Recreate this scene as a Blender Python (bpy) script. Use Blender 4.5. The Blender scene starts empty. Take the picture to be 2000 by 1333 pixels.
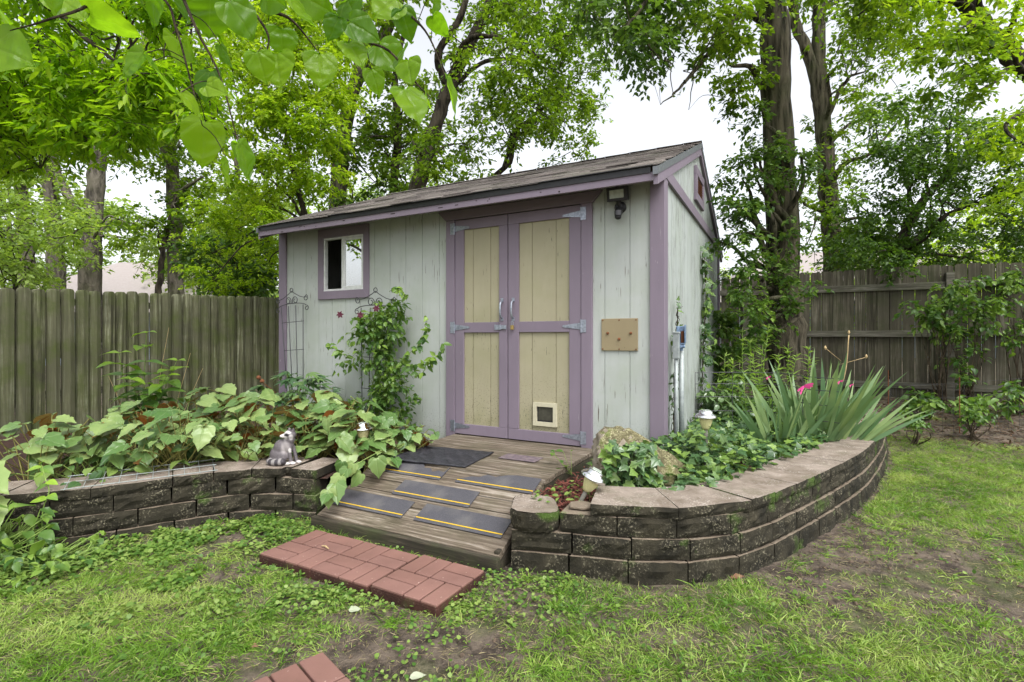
import bpy, bmesh, math, random
import numpy as np
from mathutils import Matrix, Vector
random.seed(7); RNG = np.random.default_rng(11)
SC = bpy.context.scene; COL = SC.collection

# ---------------------------------------------------------------- camera, sky, sun, exposure
CAM_H = 1.2
cam = bpy.data.cameras.new("camera"); cam.lens = 18.0; cam.sensor_width = 36.0
cam.shift_y = -0.00325; cam.clip_start = 0.02; cam.clip_end = 800
co = bpy.data.objects.new("camera", cam); COL.objects.link(co)
co.location = (0, 0, CAM_H); co.rotation_euler = (math.pi / 2, 0, 0)
SC.camera = co
SUN_EL, SUN_ROT = math.radians(58), math.radians(150)
wd = bpy.data.worlds.new("World"); SC.world = wd; wd.use_nodes = True
wn = wd.node_tree; wn.nodes.clear()
sky = wn.nodes.new("ShaderNodeTexSky"); sky.sky_type = 'NISHITA'; sky.sun_disc = False
sky.sun_elevation = SUN_EL; sky.sun_rotation = SUN_ROT; sky.air_density = 1.0; sky.dust_density = 4.0; sky.ozone_density = 1.0
hs = wn.nodes.new("ShaderNodeHueSaturation"); hs.inputs['Saturation'].default_value = 0.2
bg = wn.nodes.new("ShaderNodeBackground"); bg.inputs['Strength'].default_value = 0.15
ow = wn.nodes.new("ShaderNodeOutputWorld")
wn.links.new(sky.outputs[0], hs.inputs['Color']); wn.links.new(hs.outputs[0], bg.inputs['Color']); wn.links.new(bg.outputs[0], ow.inputs[0])
sl = bpy.data.lights.new("sun", 'SUN'); sl.energy = 0.7; sl.angle = math.radians(30); sl.color = (1.0, 0.975, 0.94)
so = bpy.data.objects.new("sun", sl); COL.objects.link(so)
sd = Vector((math.sin(SUN_ROT) * math.cos(SUN_EL), math.cos(SUN_ROT) * math.cos(SUN_EL), math.sin(SUN_EL)))
so.rotation_euler = sd.to_track_quat('Z', 'Y').to_euler(); so.location = (3, -5, 12)
SC.view_settings.view_transform = 'Standard'; SC.view_settings.look = 'None'
SC.view_settings.exposure = 1.3; SC.view_settings.gamma = 1.0
SC.cycles.max_bounces = 8; SC.cycles.transparent_max_bounces = 8; SC.cycles.transmission_bounces = 6
SC.cycles.use_adaptive_sampling = False
SC.cycles.use_denoising = True; SC.cycles.denoiser = 'OPENIMAGEDENOISE'; SC.cycles.denoising_prefilter = 'ACCURATE'; SC.cycles.denoising_input_passes = 'RGB_ALBEDO_NORMAL'

# ---------------------------------------------------------------- frames
TH = math.radians(-28.0)
RX, RY = .883, -.4696            # along the shed front, to the right
NX, NY = .4696, .883             # square to the shed front, away from the camera
def W(a, n, z=0.0): return (a * RX + n * NX, a * RY + n * NY, z)
def at(u, v, Y): return ((u - 1000) / 1000 * Y, Y, CAM_H + (660 - v) / 1000 * Y)
def sst(a, b, x):
    t = np.clip((np.asarray(x, float) - a) / (b - a), 0, 1); return t * t * (3 - 2 * t)
def hsh(ix, iy, s):
    h = np.sin(ix * 127.1 + iy * 311.7 + s * 74.7) * 43758.5453
    return h - np.floor(h)
def vn(x, y, sc=1.0, s=0):
    x = np.asarray(x, float) * sc; y = np.asarray(y, float) * sc
    ix, iy = np.floor(x), np.floor(y); fx, fy = x - ix, y - iy
    fx = fx * fx * (3 - 2 * fx); fy = fy * fy * (3 - 2 * fy)
    return (hsh(ix, iy, s) * (1 - fx) + hsh(ix + 1, iy, s) * fx) * (1 - fy) + (hsh(ix, iy + 1, s) * (1 - fx) + hsh(ix + 1, iy + 1, s) * fx) * fy
def fbm(x, y, sc=1.0, s=0):
    return (vn(x, y, sc, s) + .5 * vn(x, y, sc * 2.1, s + 3) + .25 * vn(x, y, sc * 4.3, s + 5)) / 1.75
def H(x, y):
    x = np.asarray(x, float); y = np.asarray(y, float)
    n = NX * x + NY * y; a = RX * x + RY * y
    r = sst(-5.5, -2.5, a)
    return .33 * sst(5.8, 9.0, n) * r + .10 * sst(5, 9, n) * (1 - r) + (fbm(x, y, 3.2, 1) - .5) * .035 * (1 - sst(12, 30, y)) + (fbm(x, y, 11, 4) - .5) * .014

# ---------------------------------------------------------------- scene helpers
def props(o, label=None, cat=None, group=None, kind=None):
    if label: o['label'] = label
    if cat: o['category'] = cat
    if group: o['group'] = group
    if kind: o['kind'] = kind
    return o
def thing(name, label, cat, loc=(0, 0, 0), rz=0.0, group=None):
    o = bpy.data.objects.new(name, None); COL.objects.link(o)
    o.empty_display_size = .1; o.location = loc; o.rotation_euler = (0, 0, rz)
    return props(o, label, cat, group)
def wmat(o):
    m = Matrix.Identity(4)
    while o is not None:
        m = (Matrix.Translation(o.location) @ o.rotation_euler.to_matrix().to_4x4()) @ m; o = o.parent
    return m
def setmats(me, mats):
    for m in (mats if isinstance(mats, (list, tuple)) else [mats]): me.materials.append(m)
def link(name, me, parent):
    o = bpy.data.objects.new(name, me); COL.objects.link(o)
    if parent is not None: o.parent = parent
    return o
def mesh_np(name, parts, mats, parent=None, local=False, smooth=False):
    """parts: list of (V (n,3), F (m,k) int, attrs dict name->array per vertex, material index)"""
    Vs, Ls, St, Mi, A, off = [], [], [], [], {}, 0
    tot = sum(len(p[0]) for p in parts); lc = 0
    for p in parts:
        V, F = np.asarray(p[0], float), np.asarray(p[1], int)
        at_ = p[2] if len(p) > 2 and p[2] else {}
        mi = p[3] if len(p) > 3 else 0
        for k, arr in at_.items():
            arr = np.asarray(arr, float)
            if k not in A: A[k] = np.zeros((tot,) if arr.ndim == 1 else (tot, 3))
            A[k][off:off + len(V)] = arr
        Vs.append(V); Ls.append((F + off).ravel()); St.append(lc + np.arange(len(F)) * F.shape[1]); lc += F.size
        Mi.append(np.full(len(F), mi)); off += len(V)
    V = np.concatenate(Vs); L = np.concatenate(Ls); S = np.concatenate(St); Mi = np.concatenate(Mi)
    if parent is not None and not local:
        m = np.array(wmat(parent).inverted()); V = V @ m[:3, :3].T + m[:3, 3]
    me = bpy.data.meshes.new(name)
    me.vertices.add(len(V)); me.vertices.foreach_set('co', V.ravel().astype(np.float32))
    me.loops.add(len(L)); me.loops.foreach_set('vertex_index', L.astype(np.int32))
    me.polygons.add(len(S)); me.polygons.foreach_set('loop_start', S.astype(np.int32))
    setmats(me, mats)
    me.polygons.foreach_set('material_index', Mi.astype(np.int32))
    if smooth: me.polygons.foreach_set('use_smooth', np.ones(len(S), bool))
    me.update(calc_edges=True)
    for k, arr in A.items():
        if arr.ndim == 1:
            t = me.attributes.new(k, 'FLOAT', 'POINT'); t.data.foreach_set('value', arr.astype(np.float32))
        else:
            t = me.attributes.new(k, 'FLOAT_VECTOR', 'POINT'); t.data.foreach_set('vector', arr.ravel().astype(np.float32))
    return link(name, me, parent)

class MB:
    def __init__(s): s.v, s.f, s.m = [], [], []
    def add(s, vs, fs, m=0):
        o = len(s.v); s.v += [tuple(v) for v in vs]; s.f += [tuple(i + o for i in f) for f in fs]; s.m += [m] * len(fs); return s
    def box(s, x0, x1, y0, y1, z0, z1, m=0, M=None):
        vs = [(x, y, z) for z in (z0, z1) for y in (y0, y1) for x in (x0, x1)]
        if M is not None: vs = [tuple(M @ Vector(v)) for v in vs]
        return s.add(vs, [(0, 2, 3, 1), (4, 5, 7, 6), (0, 1, 5, 4), (2, 6, 7, 3), (0, 4, 6, 2), (1, 3, 7, 5)], m)
    def prism(s, pts, axis, c0, c1, m=0, M=None):
        """polygon extruded along an axis; pts are the two other coordinates in cyclic order (x: y,z; y: x,z; z: x,y)"""
        n = len(pts)
        def P(p, c): return {'x': (c, p[0], p[1]), 'y': (p[0], c, p[1]), 'z': (p[0], p[1], c)}[axis]
        vs = [P(p, c0) for p in pts] + [P(p, c1) for p in pts]
        if M is not None: vs = [tuple(M @ Vector(v)) for v in vs]
        fs = [tuple(range(n))[::-1], tuple(range(n, 2 * n))] + [(i, (i + 1) % n, n + (i + 1) % n, n + i) for i in range(n)]
        return s.add(vs, fs, m)
    def tube(s, path, r, n=8, m=0, cap=True):
        P = [Vector(p) for p in path]; k = len(P)
        rs = list(r) if isinstance(r, (list, tuple, np.ndarray)) else [r] * k
        up = None; rings = []
        for i in range(k):
            t = (P[min(i + 1, k - 1)] - P[max(i - 1, 0)])
            t = t.normalized() if t.length > 1e-9 else Vector((0, 0, 1))
            if up is None: up = t.orthogonal().normalized()
            else:
                up = up - t * up.dot(t); up = up.normalized() if up.length > 1e-6 else t.orthogonal().normalized()
            b = t.cross(up)
            rings.append([P[i] + (up * math.cos(a) + b * math.sin(a)) * rs[i] for a in [2 * math.pi * j / n for j in range(n)]])
        vs = [v for rg in rings for v in rg]; fs = []
        for i in range(k - 1):
            for j in range(n):
                a, b2 = i * n + j, i * n + (j + 1) % n; fs.append((a, b2, b2 + n, a + n))
        if cap: fs += [tuple(range(n))[::-1], tuple(range((k - 1) * n, k * n))]
        return s.add(vs, fs, m)
    def lathe(s, prof, n=20, m=0, M=None, cap=True):
        vs = [(r * math.cos(2 * math.pi * j / n), r * math.sin(2 * math.pi * j / n), z) for r, z in prof for j in range(n)]
        if M is not None: vs = [tuple(M @ Vector(v)) for v in vs]
        fs = []
        for i in range(len(prof) - 1):
            for j in range(n):
                a, b = i * n + j, i * n + (j + 1) % n; fs.append((a, b, b + n, a + n))
        if cap: fs += [tuple(range(n))[::-1], tuple(range((len(prof) - 1) * n, len(prof) * n))]
        return s.add(vs, fs, m)
    def build(s, name, mats, parent=None, local=False, smooth=False, bevel=0, seg=1):
        vs = s.v
        if parent is not None and not local:
            m = wmat(parent).inverted(); vs = [m @ Vector(v) for v in vs]
        me = bpy.data.meshes.new(name); me.from_pydata([tuple(v) for v in vs], [], s.f); setmats(me, mats)
        me.polygons.foreach_set('material_index', np.array(s.m, np.int32))
        if smooth: me.polygons.foreach_set('use_smooth', np.ones(len(s.f), bool))
        me.update(); o = link(name, me, parent)
        if bevel:
            b = o.modifiers.new('bevel', 'BEVEL'); b.width = bevel; b.segments = seg; b.limit_method = 'ANGLE'; b.angle_limit = math.radians(40)
        return o

def catmull(pts, k=8):
    P = [np.array(p, float) for p in pts]; P = [2 * P[0] - P[1]] + P + [2 * P[-1] - P[-2]]; out = []
    for i in range(1, len(P) - 2):
        for t in np.linspace(0, 1, k, endpoint=False):
            a, b, c, d = P[i - 1], P[i], P[i + 1], P[i + 2]
            out.append(.5 * ((2 * b) + (c - a) * t + (2 * a - 5 * b + 4 * c - d) * t * t + (3 * b - a - 3 * c + d) * t ** 3))
    out.append(P[-2]); return np.array(out)
def inpoly(x, y, poly):
    x = np.asarray(x); y = np.asarray(y); r = np.zeros(x.shape, bool); n = len(poly)
    for i in range(n):
        x0, y0 = poly[i][:2]; x1, y1 = poly[(i + 1) % n][:2]
        c = ((y0 > y) != (y1 > y)) & (x < (x1 - x0) * (y - y0) / ((y1 - y0) if y1 != y0 else 1e-9) + x0); r ^= c
    return r

# ---------------------------------------------------------------- materials
def nd(nt, t, ins=None, **pr):
    n = nt.nodes.new('ShaderNode' + t)
    for k, v in pr.items(): setattr(n, k, v)
    for k, v in (ins or {}).items():
        s = n.inputs[k]
        if isinstance(v, bpy.types.NodeSocket): nt.links.new(v, s)
        elif isinstance(v, bpy.types.Node): nt.links.new(v.outputs[0], s)
        else: s.default_value = (tuple(v) + (1.0,)) if (isinstance(v, tuple) and len(v) == 3 and s.type == 'RGBA') else v
    return n
class Mt:
    def __init__(s, name):
        s.m = bpy.data.materials.new(name); s.m.use_nodes = True; s.nt = s.m.node_tree; s.nt.nodes.clear()
        s.out = s.nt.nodes.new('ShaderNodeOutputMaterial')
        s.oc = nd(s.nt, 'TexCoord').outputs['Object']
    def mp(s, sc, vec=None, rot=(0, 0, 0)): return nd(s.nt, 'Mapping', {'Vector': vec or s.oc, 'Scale': sc, 'Rotation': rot}).outputs[0]
    def noise(s, scale, det=4, rough=.6, vec=None, dist=0): return nd(s.nt, 'TexNoise', {'Vector': vec or s.oc, 'Scale': scale, 'Detail': det, 'Roughness': rough, 'Distortion': dist}).outputs['Fac']
    def voro(s, scale, vec=None, feat='F1', out='Distance'): return nd(s.nt, 'TexVoronoi', {'Vector': vec or s.oc, 'Scale': scale}, feature=feat).outputs[out]
    def rng(s, f, a, b, c=0., d=1.): return nd(s.nt, 'MapRange', {0: f, 1: a, 2: b, 3: c, 4: d}).outputs[0]
    def mth(s, op, a, b=0.): return nd(s.nt, 'Math', {0: a, 1: b}, operation=op).outputs[0]
    def mix(s, f, a, b, bt='MIX'): return nd(s.nt, 'Mix', {0: f, 6: a, 7: b}, data_type='RGBA', blend_type=bt).outputs[2]
    def attr(s, n, o='Fac'): return nd(s.nt, 'Attribute', attribute_name=n).outputs[o]
    def geo(s, o): return nd(s.nt, 'NewGeometry').outputs[o]
    def sep(s, v): return nd(s.nt, 'SeparateXYZ', {0: v}).outputs
    def bump(s, h, st=.3, d=.01): return nd(s.nt, 'Bump', {'Height': h, 'Strength': st, 'Distance': d}).outputs[0]
    def pbr(s, col, rough=.7, bump=None, metal=0., spec=.4, **kw):
        p = nd(s.nt, 'BsdfPrincipled', {'Base Color': col, 'Roughness': rough, 'Metallic': metal, 'Specular IOR Level': spec, **kw})
        if bump is not None: s.nt.links.new(bump, p.inputs['Normal'])
        s.nt.links.new(p.outputs[0], s.out.inputs[0]); return s.m
def plain(name, col, rough=.6, metal=0., nz=.25, sc=25, bs=.1):
    t = Mt(name); f = t.noise(sc, 4)
    c2 = tuple(x * (1 - nz) for x in col); c3 = tuple(min(1, x * (1 + nz)) for x in col)
    return t.pbr(t.mix(t.rng(f, .3, .7), c2, c3), rough, t.bump(f, bs, .003), metal)
def paint(name, col, wear=.6, dark=(.10, .08, .06), streak=(30, 30, 2.5), seed=0., green=0., mild=None):
    """exterior paint: wood grain relief, dirt, thin flaked cracks showing the board"""
    t = Mt(name); g = t.noise(1, 5, .7, t.mp(streak)); big = t.noise(1.6 + seed, 3)
    c = t.mix(t.rng(big, .3, .75), tuple(x * .9 for x in col), tuple(min(1, x * 1.06) for x in col))
    c = t.mix(t.rng(g, .45, .8, 0, .3), c, tuple(x * .78 for x in col))
    if green:
        c = t.mix(t.mth('MULTIPLY', t.rng(t.noise(2.3, 5, .65), .45, .75), green), c, (col[0] * .62, col[1] * .72, col[2] * .45))
    cr = t.noise(1, 3, .6, t.mp((streak[0] * 3.4, streak[1] * 3.4, streak[2] * 2.6)), .3)
    mask = t.mth('MULTIPLY', t.rng(cr, .70 - wear * .045, .72 - wear * .045), t.rng(t.noise(2.1, 3), .50 - .03 * wear, .60 - .03 * wear))
    c = t.mix(mask, c, dark)
    if mild:       # mildew dots and a green tide mark near the ground
        zz = t.sep(t.oc)[2]; up = t.rng(zz, mild[0], mild[1], 1, 0)
        c = t.mix(t.mth('MULTIPLY', up, t.rng(t.noise(75, 3, .6), .58, .63, 0, .9)), c, (.045, .04, .02)); c = t.mix(t.mth('MULTIPLY', t.mth('POWER', up, 4), t.rng(t.noise(7, 4), .35, .6, 0, .7)), c, (.15, .15, .05))
    return t.pbr(c, .62, t.bump(t.mth('SUBTRACT', t.mth('MULTIPLY', g, .6), mask), .35, .006), 0, .35)
def wood(name, c1, c2, c3, streak=(3, 40, 40), moss=None, mamt=.5, rough=.85, bs=.5, var=.5):
    t = Mt(name); g = t.noise(1, 6, .72, t.mp(streak), .6); b = t.noise(1.3, 4)
    c = t.mix(t.rng(g, .38, .58), c1, c2); c = t.mix(t.rng(g, .54, .70), c, c3); f2 = t.noise(1, 5, .75, t.mp(tuple(q * 2.6 for q in streak)), .3); c = t.mix(t.rng(f2, .56, .68, 0, .75), c, tuple(q * .45 for q in c1))
    c = t.mix(t.rng(b, .40, .62, 0, var), c, c1)
    rp = nd(t.nt, 'NewGeometry').outputs['Random Per Island']
    c = t.mix(t.mth('MULTIPLY', rp, var), c, tuple(x * .55 for x in c2))
    if moss: c = t.mix(t.mth('MULTIPLY', t.rng(t.noise(3.1, 5, .7), .45, .68), mamt), c, moss)
    return t.pbr(c, rough, t.bump(g, bs, .006), 0, .3)
def leafm(name, c1, c2, c3=None, trans=.45, rough=.42, back=None, vein=None, clump=1.2, spec=.35):
    """two sided leaf: reflecting and letting light through, tint per leaf and per clump"""
    t = Mt(name); v = t.attr('v'); n = t.noise(clump, 2)
    c = t.mix(t.rng(v, 0, .8), c1, c2)
    if c3: c = t.mix(t.rng(t.mth('ADD', t.mth('MULTIPLY', v, .5), n), .72, 1.0), c, c3)
    tc = t.mix(1.0, t.mix(.5, c, c2), (1.35, 1.35, .55), 'MULTIPLY')
    if vein:
        lc = t.sep(t.attr('lc', 'Vector')); ang = t.mth('ARCTAN2', lc[0], t.mth('ADD', lc[1], .12))
        w = t.mth('MULTIPLY', t.mth('ABSOLUTE', t.mth('SINE', t.mth('MULTIPLY', ang, 4.0))), t.mth('ADD', t.mth('ABSOLUTE', lc[1]), .15))
        c = t.mix(t.rng(w, .0, .07, .6, 0), c, vein)
        bmp = t.bump(t.rng(w, 0, .25), .35, .006)
    else: bmp = None
    if back: 
        bf = t.geo('Backfacing'); c = t.mix(bf, c, back)
    p = nd(t.nt, 'BsdfPrincipled', {'Base Color': c, 'Roughness': rough, 'Specular IOR Level': spec})
    if bmp is not None: t.nt.links.new(bmp, p.inputs['Normal'])
    tl = nd(t.nt, 'BsdfTranslucent', {'Color': tc if not back else t.mix(.35, c2, back)})
    mx = nd(t.nt, 'MixShader', {0: trans, 1: p.outputs[0], 2: tl.outputs[0]})
    t.nt.links.new(mx.outputs[0], t.out.inputs[0]); return t.m
def bark(name, c1, c2, sc=(14, 14, 3), moss=None):
    t = Mt(name); g = t.noise(1, 6, .7, t.mp(sc), 1.0); r = t.voro(1, t.mp((sc[0], sc[1], sc[2])))
    h = t.mth('ADD', g, t.mth('MULTIPLY', r, .5)); c = t.mix(t.rng(h, .56, .86), c1, c2)
    if moss: c = t.mix(t.rng(t.noise(1.5, 4), .48, .66, 0, .7), c, moss)
    return t.pbr(c, .95, t.bump(h, 1.0, .06), 0, .2)

M = {}
M['siding'] = paint('siding_paint', (.425, .452, .43), 1.3, streak=(26, 26, 1.6), green=.4, mild=(.2, .62))
M['siding_old'] = paint('siding_cracked', (.40, .435, .42), 2.6, (.07, .06, .045), (24, 24, 1.3), green=.3)
M['purple'] = paint('trim_paint', (.205, .168, .212), .2, (.45, .42, .42), (30, 30, 3))
M['tan'] = paint('panel_paint', (.36, .33, .225), 1.0, (.05, .045, .03), (24, 24, 3), green=.35, mild=(.34, 1.0))
M['plate'] = paint('plate_paint', (.27, .22, .13), .3, (.1, .07, .04), (12, 12, 12))
M['dark_in'] = plain('interior_board', (.10, .075, .045), .9)
M['metal_drip'] = plain('drip_metal', (.028, .028, .03), .45, .3)
M['rake_metal'] = plain('rake_metal', (.16, .17, .18), .45, .5)
M['zinc'] = plain('zinc', (.33, .36, .42), .42, .75, .3, 60)
M['steel'] = plain('steel_wire', (.055, .055, .06), .5, .3)
M['chrome'] = plain('chrome', (.75, .75, .76), .12, 1.0, .05, 8, .05)
M['clod'] = plain('soil_crumb', (.095, .068, .047), .95, 0, .5, 60, .5)
M['brass'] = plain('brass', (.45, .33, .12), .35, .9)
M['alu'] = plain('window_metal', (.62, .635, .62), .4, .2, .12)
M['black'] = plain('black_plastic', (.018, .018, .02), .45)
M['lens'] = plain('lamp_lens', (.36, .40, .36), .2, 0, .2, 40)
M['cream'] = plain('cream_plastic', (.50, .47, .34), .4, 0, .08)
M['shade'] = plain('lamp_shade', (.62, .58, .30), .35, 0, .08, 90)
M['stake'] = plain('stake_plastic', (.18, .17, .14), .6)
M['galv'] = plain('galvanised_pipe', (.30, .335, .33), .55, .35, .2, 30)
M['blue_box'] = plain('weathered_box', (.16, .23, .34), .55, .3, .5, 40)
M['rust'] = plain('rust', (.16, .06, .025), .9)
M['twig'] = bark('twig_bark', (.03, .022, .014), (.11, .085, .055), (40, 40, 10))
M['stem_green'] = plain('green_stem', (.16, .24, .05), .6)
M['stem_red'] = plain('reddish_stem', (.20, .19, .05), .6)
M['straw'] = plain('dry_stalk', (.42, .31, .16), .9)
M['pink'] = plain('pink_ribbon', (.55, .055, .22), .6)
M['maroon'] = plain('maroon_petal', (.075, .006, .022), .6)
M['yellow'] = plain('yellow_line', (.58, .38, .012), .6, 0, .1)

t = Mt('window_glass')   # clear pane: mirror at the surface, see-through else
gl = nd(t.nt, 'BsdfGlossy', {'Color': (1, 1, 1), 'Roughness': .01}); tr = nd(t.nt, 'BsdfTransparent', {'Color': (.55, .6, .56)})
fr = nd(t.nt, 'LayerWeight', {'Blend': .55}); fm = t.rng(fr.outputs['Facing'], 0, 1, .42, .9)
mx = nd(t.nt, 'MixShader', {0: fm, 1: tr.outputs[0], 2: gl.outputs[0]}); t.nt.links.new(mx.outputs[0], t.out.inputs[0]); M['glass'] = t.m

t = Mt('shingle'); rp = t.geo('Random Per Island'); n1 = t.noise(160, 3); n2 = t.noise(2.5, 4)
c = t.mix(rp, (.038, .031, .03), (.19, .165, .15)); c = t.mix(t.rng(n1, .4, .7, 0, .5), c, (.22, .19, .17)); c = t.mix(t.rng(n2, .5, .72, 0, .5), c, (.09, .10, .06))
M['shingle'] = t.pbr(c, .95, t.bump(n1, .6, .004))

def stone(name, dark, mid, speck, moss, ms=.6, sp=.62):
    t = Mt(name); n = t.noise(7, 5, .65); f = t.noise(90, 4, .7); rp = t.geo('Random Per Island')
    c = t.mix(t.rng(n, .35, .7), dark, mid); c = t.mix(t.mth('MULTIPLY', rp, .4), c, tuple(x * .6 for x in mid))
    c = t.mix(t.mth('MULTIPLY', t.rng(f, sp - .04, sp + .06), t.rng(t.noise(9, 3), .42, .6)), c, speck)
    c = t.mix(t.mth('MULTIPLY', t.rng(t.noise(4.5, 4, .6), .56, .66), ms), c, moss)
    h = t.mth('ADD', t.mth('MULTIPLY', f, .5), n)
    return t.pbr(c, .95, t.bump(h, .8, .012), 0, .25)
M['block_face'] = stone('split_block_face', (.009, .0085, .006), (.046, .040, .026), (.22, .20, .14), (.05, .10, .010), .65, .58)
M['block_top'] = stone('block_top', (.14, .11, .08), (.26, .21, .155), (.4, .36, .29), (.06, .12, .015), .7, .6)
M['cap'] = stone('cap_top', (.14, .11, .08), (.34, .285, .24), (.50, .45, .41), (.15, .13, .09), .7, .58)
M['boulder'] = stone('lichen_rock', (.06, .052, .028), (.17, .15, .075), (.36, .34, .2), (.10, .13, .03), .8, .52)
M['boulder_pale'] = stone('pale_rock', (.2, .165, .12), (.38, .33, .26), (.5, .46, .4), (.1, .08, .05), .5)

M['deck'] = wood('weathered_deck', (.055, .040, .027), (.21, .17, .128), (.44, .39, .33), (2.2, 45, 45), (.055, .06, .025), .35, .8, .8, .3)
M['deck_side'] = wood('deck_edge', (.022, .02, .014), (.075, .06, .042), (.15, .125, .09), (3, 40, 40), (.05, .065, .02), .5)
M['fence'] = wood('fence_board', (.026, .026, .013), (.17, .172, .10), (.40, .42, .30), (24, 24, .9), (.06, .08, .016), .75, .9, .6, .72)
M['fence_back'] = wood('fence_board_grey', (.026, .023, .015), (.165, .148, .108), (.36, .335, .27), (26, 26, 1.0), (.05, .062, .022), .5, .9, .5, .75)
M['rail'] = wood('fence_rail', (.06, .055, .042), (.18, .168, .135), (.34, .325, .285), (2, 40, 40), (.05, .07, .02), .5, .9, .5, .3)

t = Mt('paver_top'); n = t.noise(60, 4); b = t.noise(3, 3); rp = t.geo('Random Per Island')
c = t.mix(t.rng(b, .3, .7), (.148, .074, .058), (.235, .122, .098)); c = t.mix(t.mth('MULTIPLY', rp, .3), c, (.21, .115, .10))
c = t.mix(t.rng(n, .68, .73, 0, .8), c, (.55, .42, .36)); c = t.mix(t.rng(n, .34, .28, 0, .5), c, (.10, .05, .04))
M['paver'] = t.pbr(c, .72, t.bump(n, .4, .003))
M['paver_side'] = stone('paver_side', (.018, .010, .008), (.085, .034, .025), (.2, .15, .11), (.05, .07, .02), .6)

t = Mt('grip_strip'); n = t.noise(400, 2); b = t.noise(5, 4)
c = t.mix(t.rng(n, .4, .7), (.045, .045, .052), (.095, .092, .105)); c = t.mix(t.rng(b, .46, .66, 0, .55), c, (.13, .125, .12))
M['grip'] = t.pbr(c, .9, t.bump(n, .5, .002))
t = Mt('worn_grip'); n = t.noise(30, 5); c = t.mix(t.rng(n, .4, .6), (.10, .075, .09), (.16, .125, .13)); M['worn'] = t.pbr(c, .9)
t = Mt('rubber_mat'); b = t.noise(1, 5, .6, t.mp((14, 30, 10), rot=(0, 0, .7)), 1.5); M['mat'] = t.pbr(t.mix(t.rng(b, .4, .7), (.012, .012, .016), (.05, .05, .06)), .55, t.bump(b, .8, .01))

t = Mt('lawn_soil'); n = t.noise(9, 6, .7); f = t.noise(70, 5, .75); g = t.noise(2.2, 4)
c = t.mix(t.rng(n, .42, .60), (.06, .044, .032), (.215, .168, .128)); c = t.mix(t.rng(f, .53, .68, 0, .7), c, (.24, .185, .135))
c = t.mix(t.rng(f, .42, .3, 0, .6), c, (.045, .032, .022)); c = t.mix(t.mth('MULTIPLY', t.rng(g, .5, .66), .65), c, (.10, .14, .03))
M['soil'] = t.pbr(c, .95, t.bump(t.mth('ADD', n, t.mth('MULTIPLY', f, .9)), 1.0, .035))
t = Mt('bed_mulch'); n = t.noise(40, 5, .75); c = t.mix(t.rng(n, .35, .7), (.022, .014, .010), (.10, .045, .03)); M['bed'] = t.pbr(c, .95, t.bump(n, 1, .02))
t = Mt('mulch_chip'); v = t.attr('v'); M['chip'] = t.pbr(t.mix(v, (.05, .016, .010), (.20, .058, .042)), .85)
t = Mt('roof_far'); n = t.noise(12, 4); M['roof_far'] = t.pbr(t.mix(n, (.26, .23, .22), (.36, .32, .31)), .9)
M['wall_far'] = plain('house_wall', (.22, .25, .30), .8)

# leaves
M['grass'] = leafm('grass_blade', (.055, .145, .011), (.19, .345, .03), (.37, .46, .12), .32, .5, clump=2.2)
M['dry_grass'] = leafm('dry_grass', (.30, .24, .12), (.44, .38, .22), None, .25, .8)
M['clover'] = leafm('clover_leaf', (.055, .13, .02), (.16, .27, .045), (.24, .33, .08), .3, .45, clump=3)
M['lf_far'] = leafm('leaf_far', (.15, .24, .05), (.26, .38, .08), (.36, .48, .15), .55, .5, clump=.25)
M['lf_mid'] = leafm('leaf_mid', (.055, .12, .014), (.16, .27, .022), (.28, .40, .035), .58, .42, clump=.45)
M['lf_dark'] = leafm('leaf_dark', (.032, .08, .016), (.08, .16, .024), (.16, .27, .035), .5, .38, clump=.5, spec=.5)
M['lf_bright'] = leafm('leaf_bright', (.14, .26, .014), (.28, .42, .022), (.42, .54, .045), .6, .42, clump=.8)
M['lf_red'] = leafm('heart_leaf', (.05, .14, .010), (.17, .34, .014), (.25, .42, .02), .66, .32, vein=(.28, .42, .07), clump=6)
M['lf_oak'] = leafm('near_leaf', (.10, .23, .008), (.22, .38, .012), (.36, .52, .03), .65, .4, clump=1.5)
M['lf_beg'] = leafm('begonia_leaf', (.065, .15, .034), (.17, .27, .078), (.26, .355, .115), .24, .36, back=(.36, .075, .014), vein=(.28, .37, .15), clump=5, spec=.5)
M['lf_beg_dark'] = leafm('bed_leaf_dark', (.045, .11, .03), (.10, .19, .05), (.19, .28, .07), .3, .38, vein=(.16, .25, .09), clump=2, spec=.5)
M['lf_hyd'] = leafm('hydrangea_leaf', (.06, .14, .04), (.16, .30, .06), (.30, .48, .04), .4, .38, vein=(.24, .38, .10), clump=4, spec=.5)
M['lf_peony'] = leafm('peony_leaf', (.035, .09, .035), (.09, .17, .065), (.16, .26, .08), .25, .3, clump=4, spec=.6)
M['lf_vine'] = leafm('vine_leaf', (.045, .115, .025), (.12, .22, .045), (.23, .36, .06), .38, .36, clump=4, spec=.45)
M['lf_ivy'] = leafm('ivy_leaf', (.04, .10, .034), (.115, .20, .07), (.21, .33, .06), .25, .27, vein=(.19, .28, .14), clump=3, spec=.65)
M['lf_iris'] = leafm('iris_leaf', (.085, .17, .075), (.19, .29, .13), (.27, .37, .15), .28, .42, clump=4)
M['lf_lily'] = leafm('lily_leaf', (.10, .21, .035), (.21, .36, .06), (.30, .42, .10), .4, .4, clump=4)
M['lf_brown'] = leafm('dead_leaf', (.13, .06, .03), (.25, .14, .085), None, .2, .8)
M['lf_pale'] = leafm('pale_leaf', (.34, .38, .26), (.42, .45, .33), None, .2, .7)
M['bark'] = bark('bark_grey', (.016, .014, .009), (.15, .13, .092), (17, 17, 2.2), (.06, .072, .028))
M['bark_dark'] = bark('bark_dark', (.016, .013, .010), (.075, .062, .045), (12, 12, 3))
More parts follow.
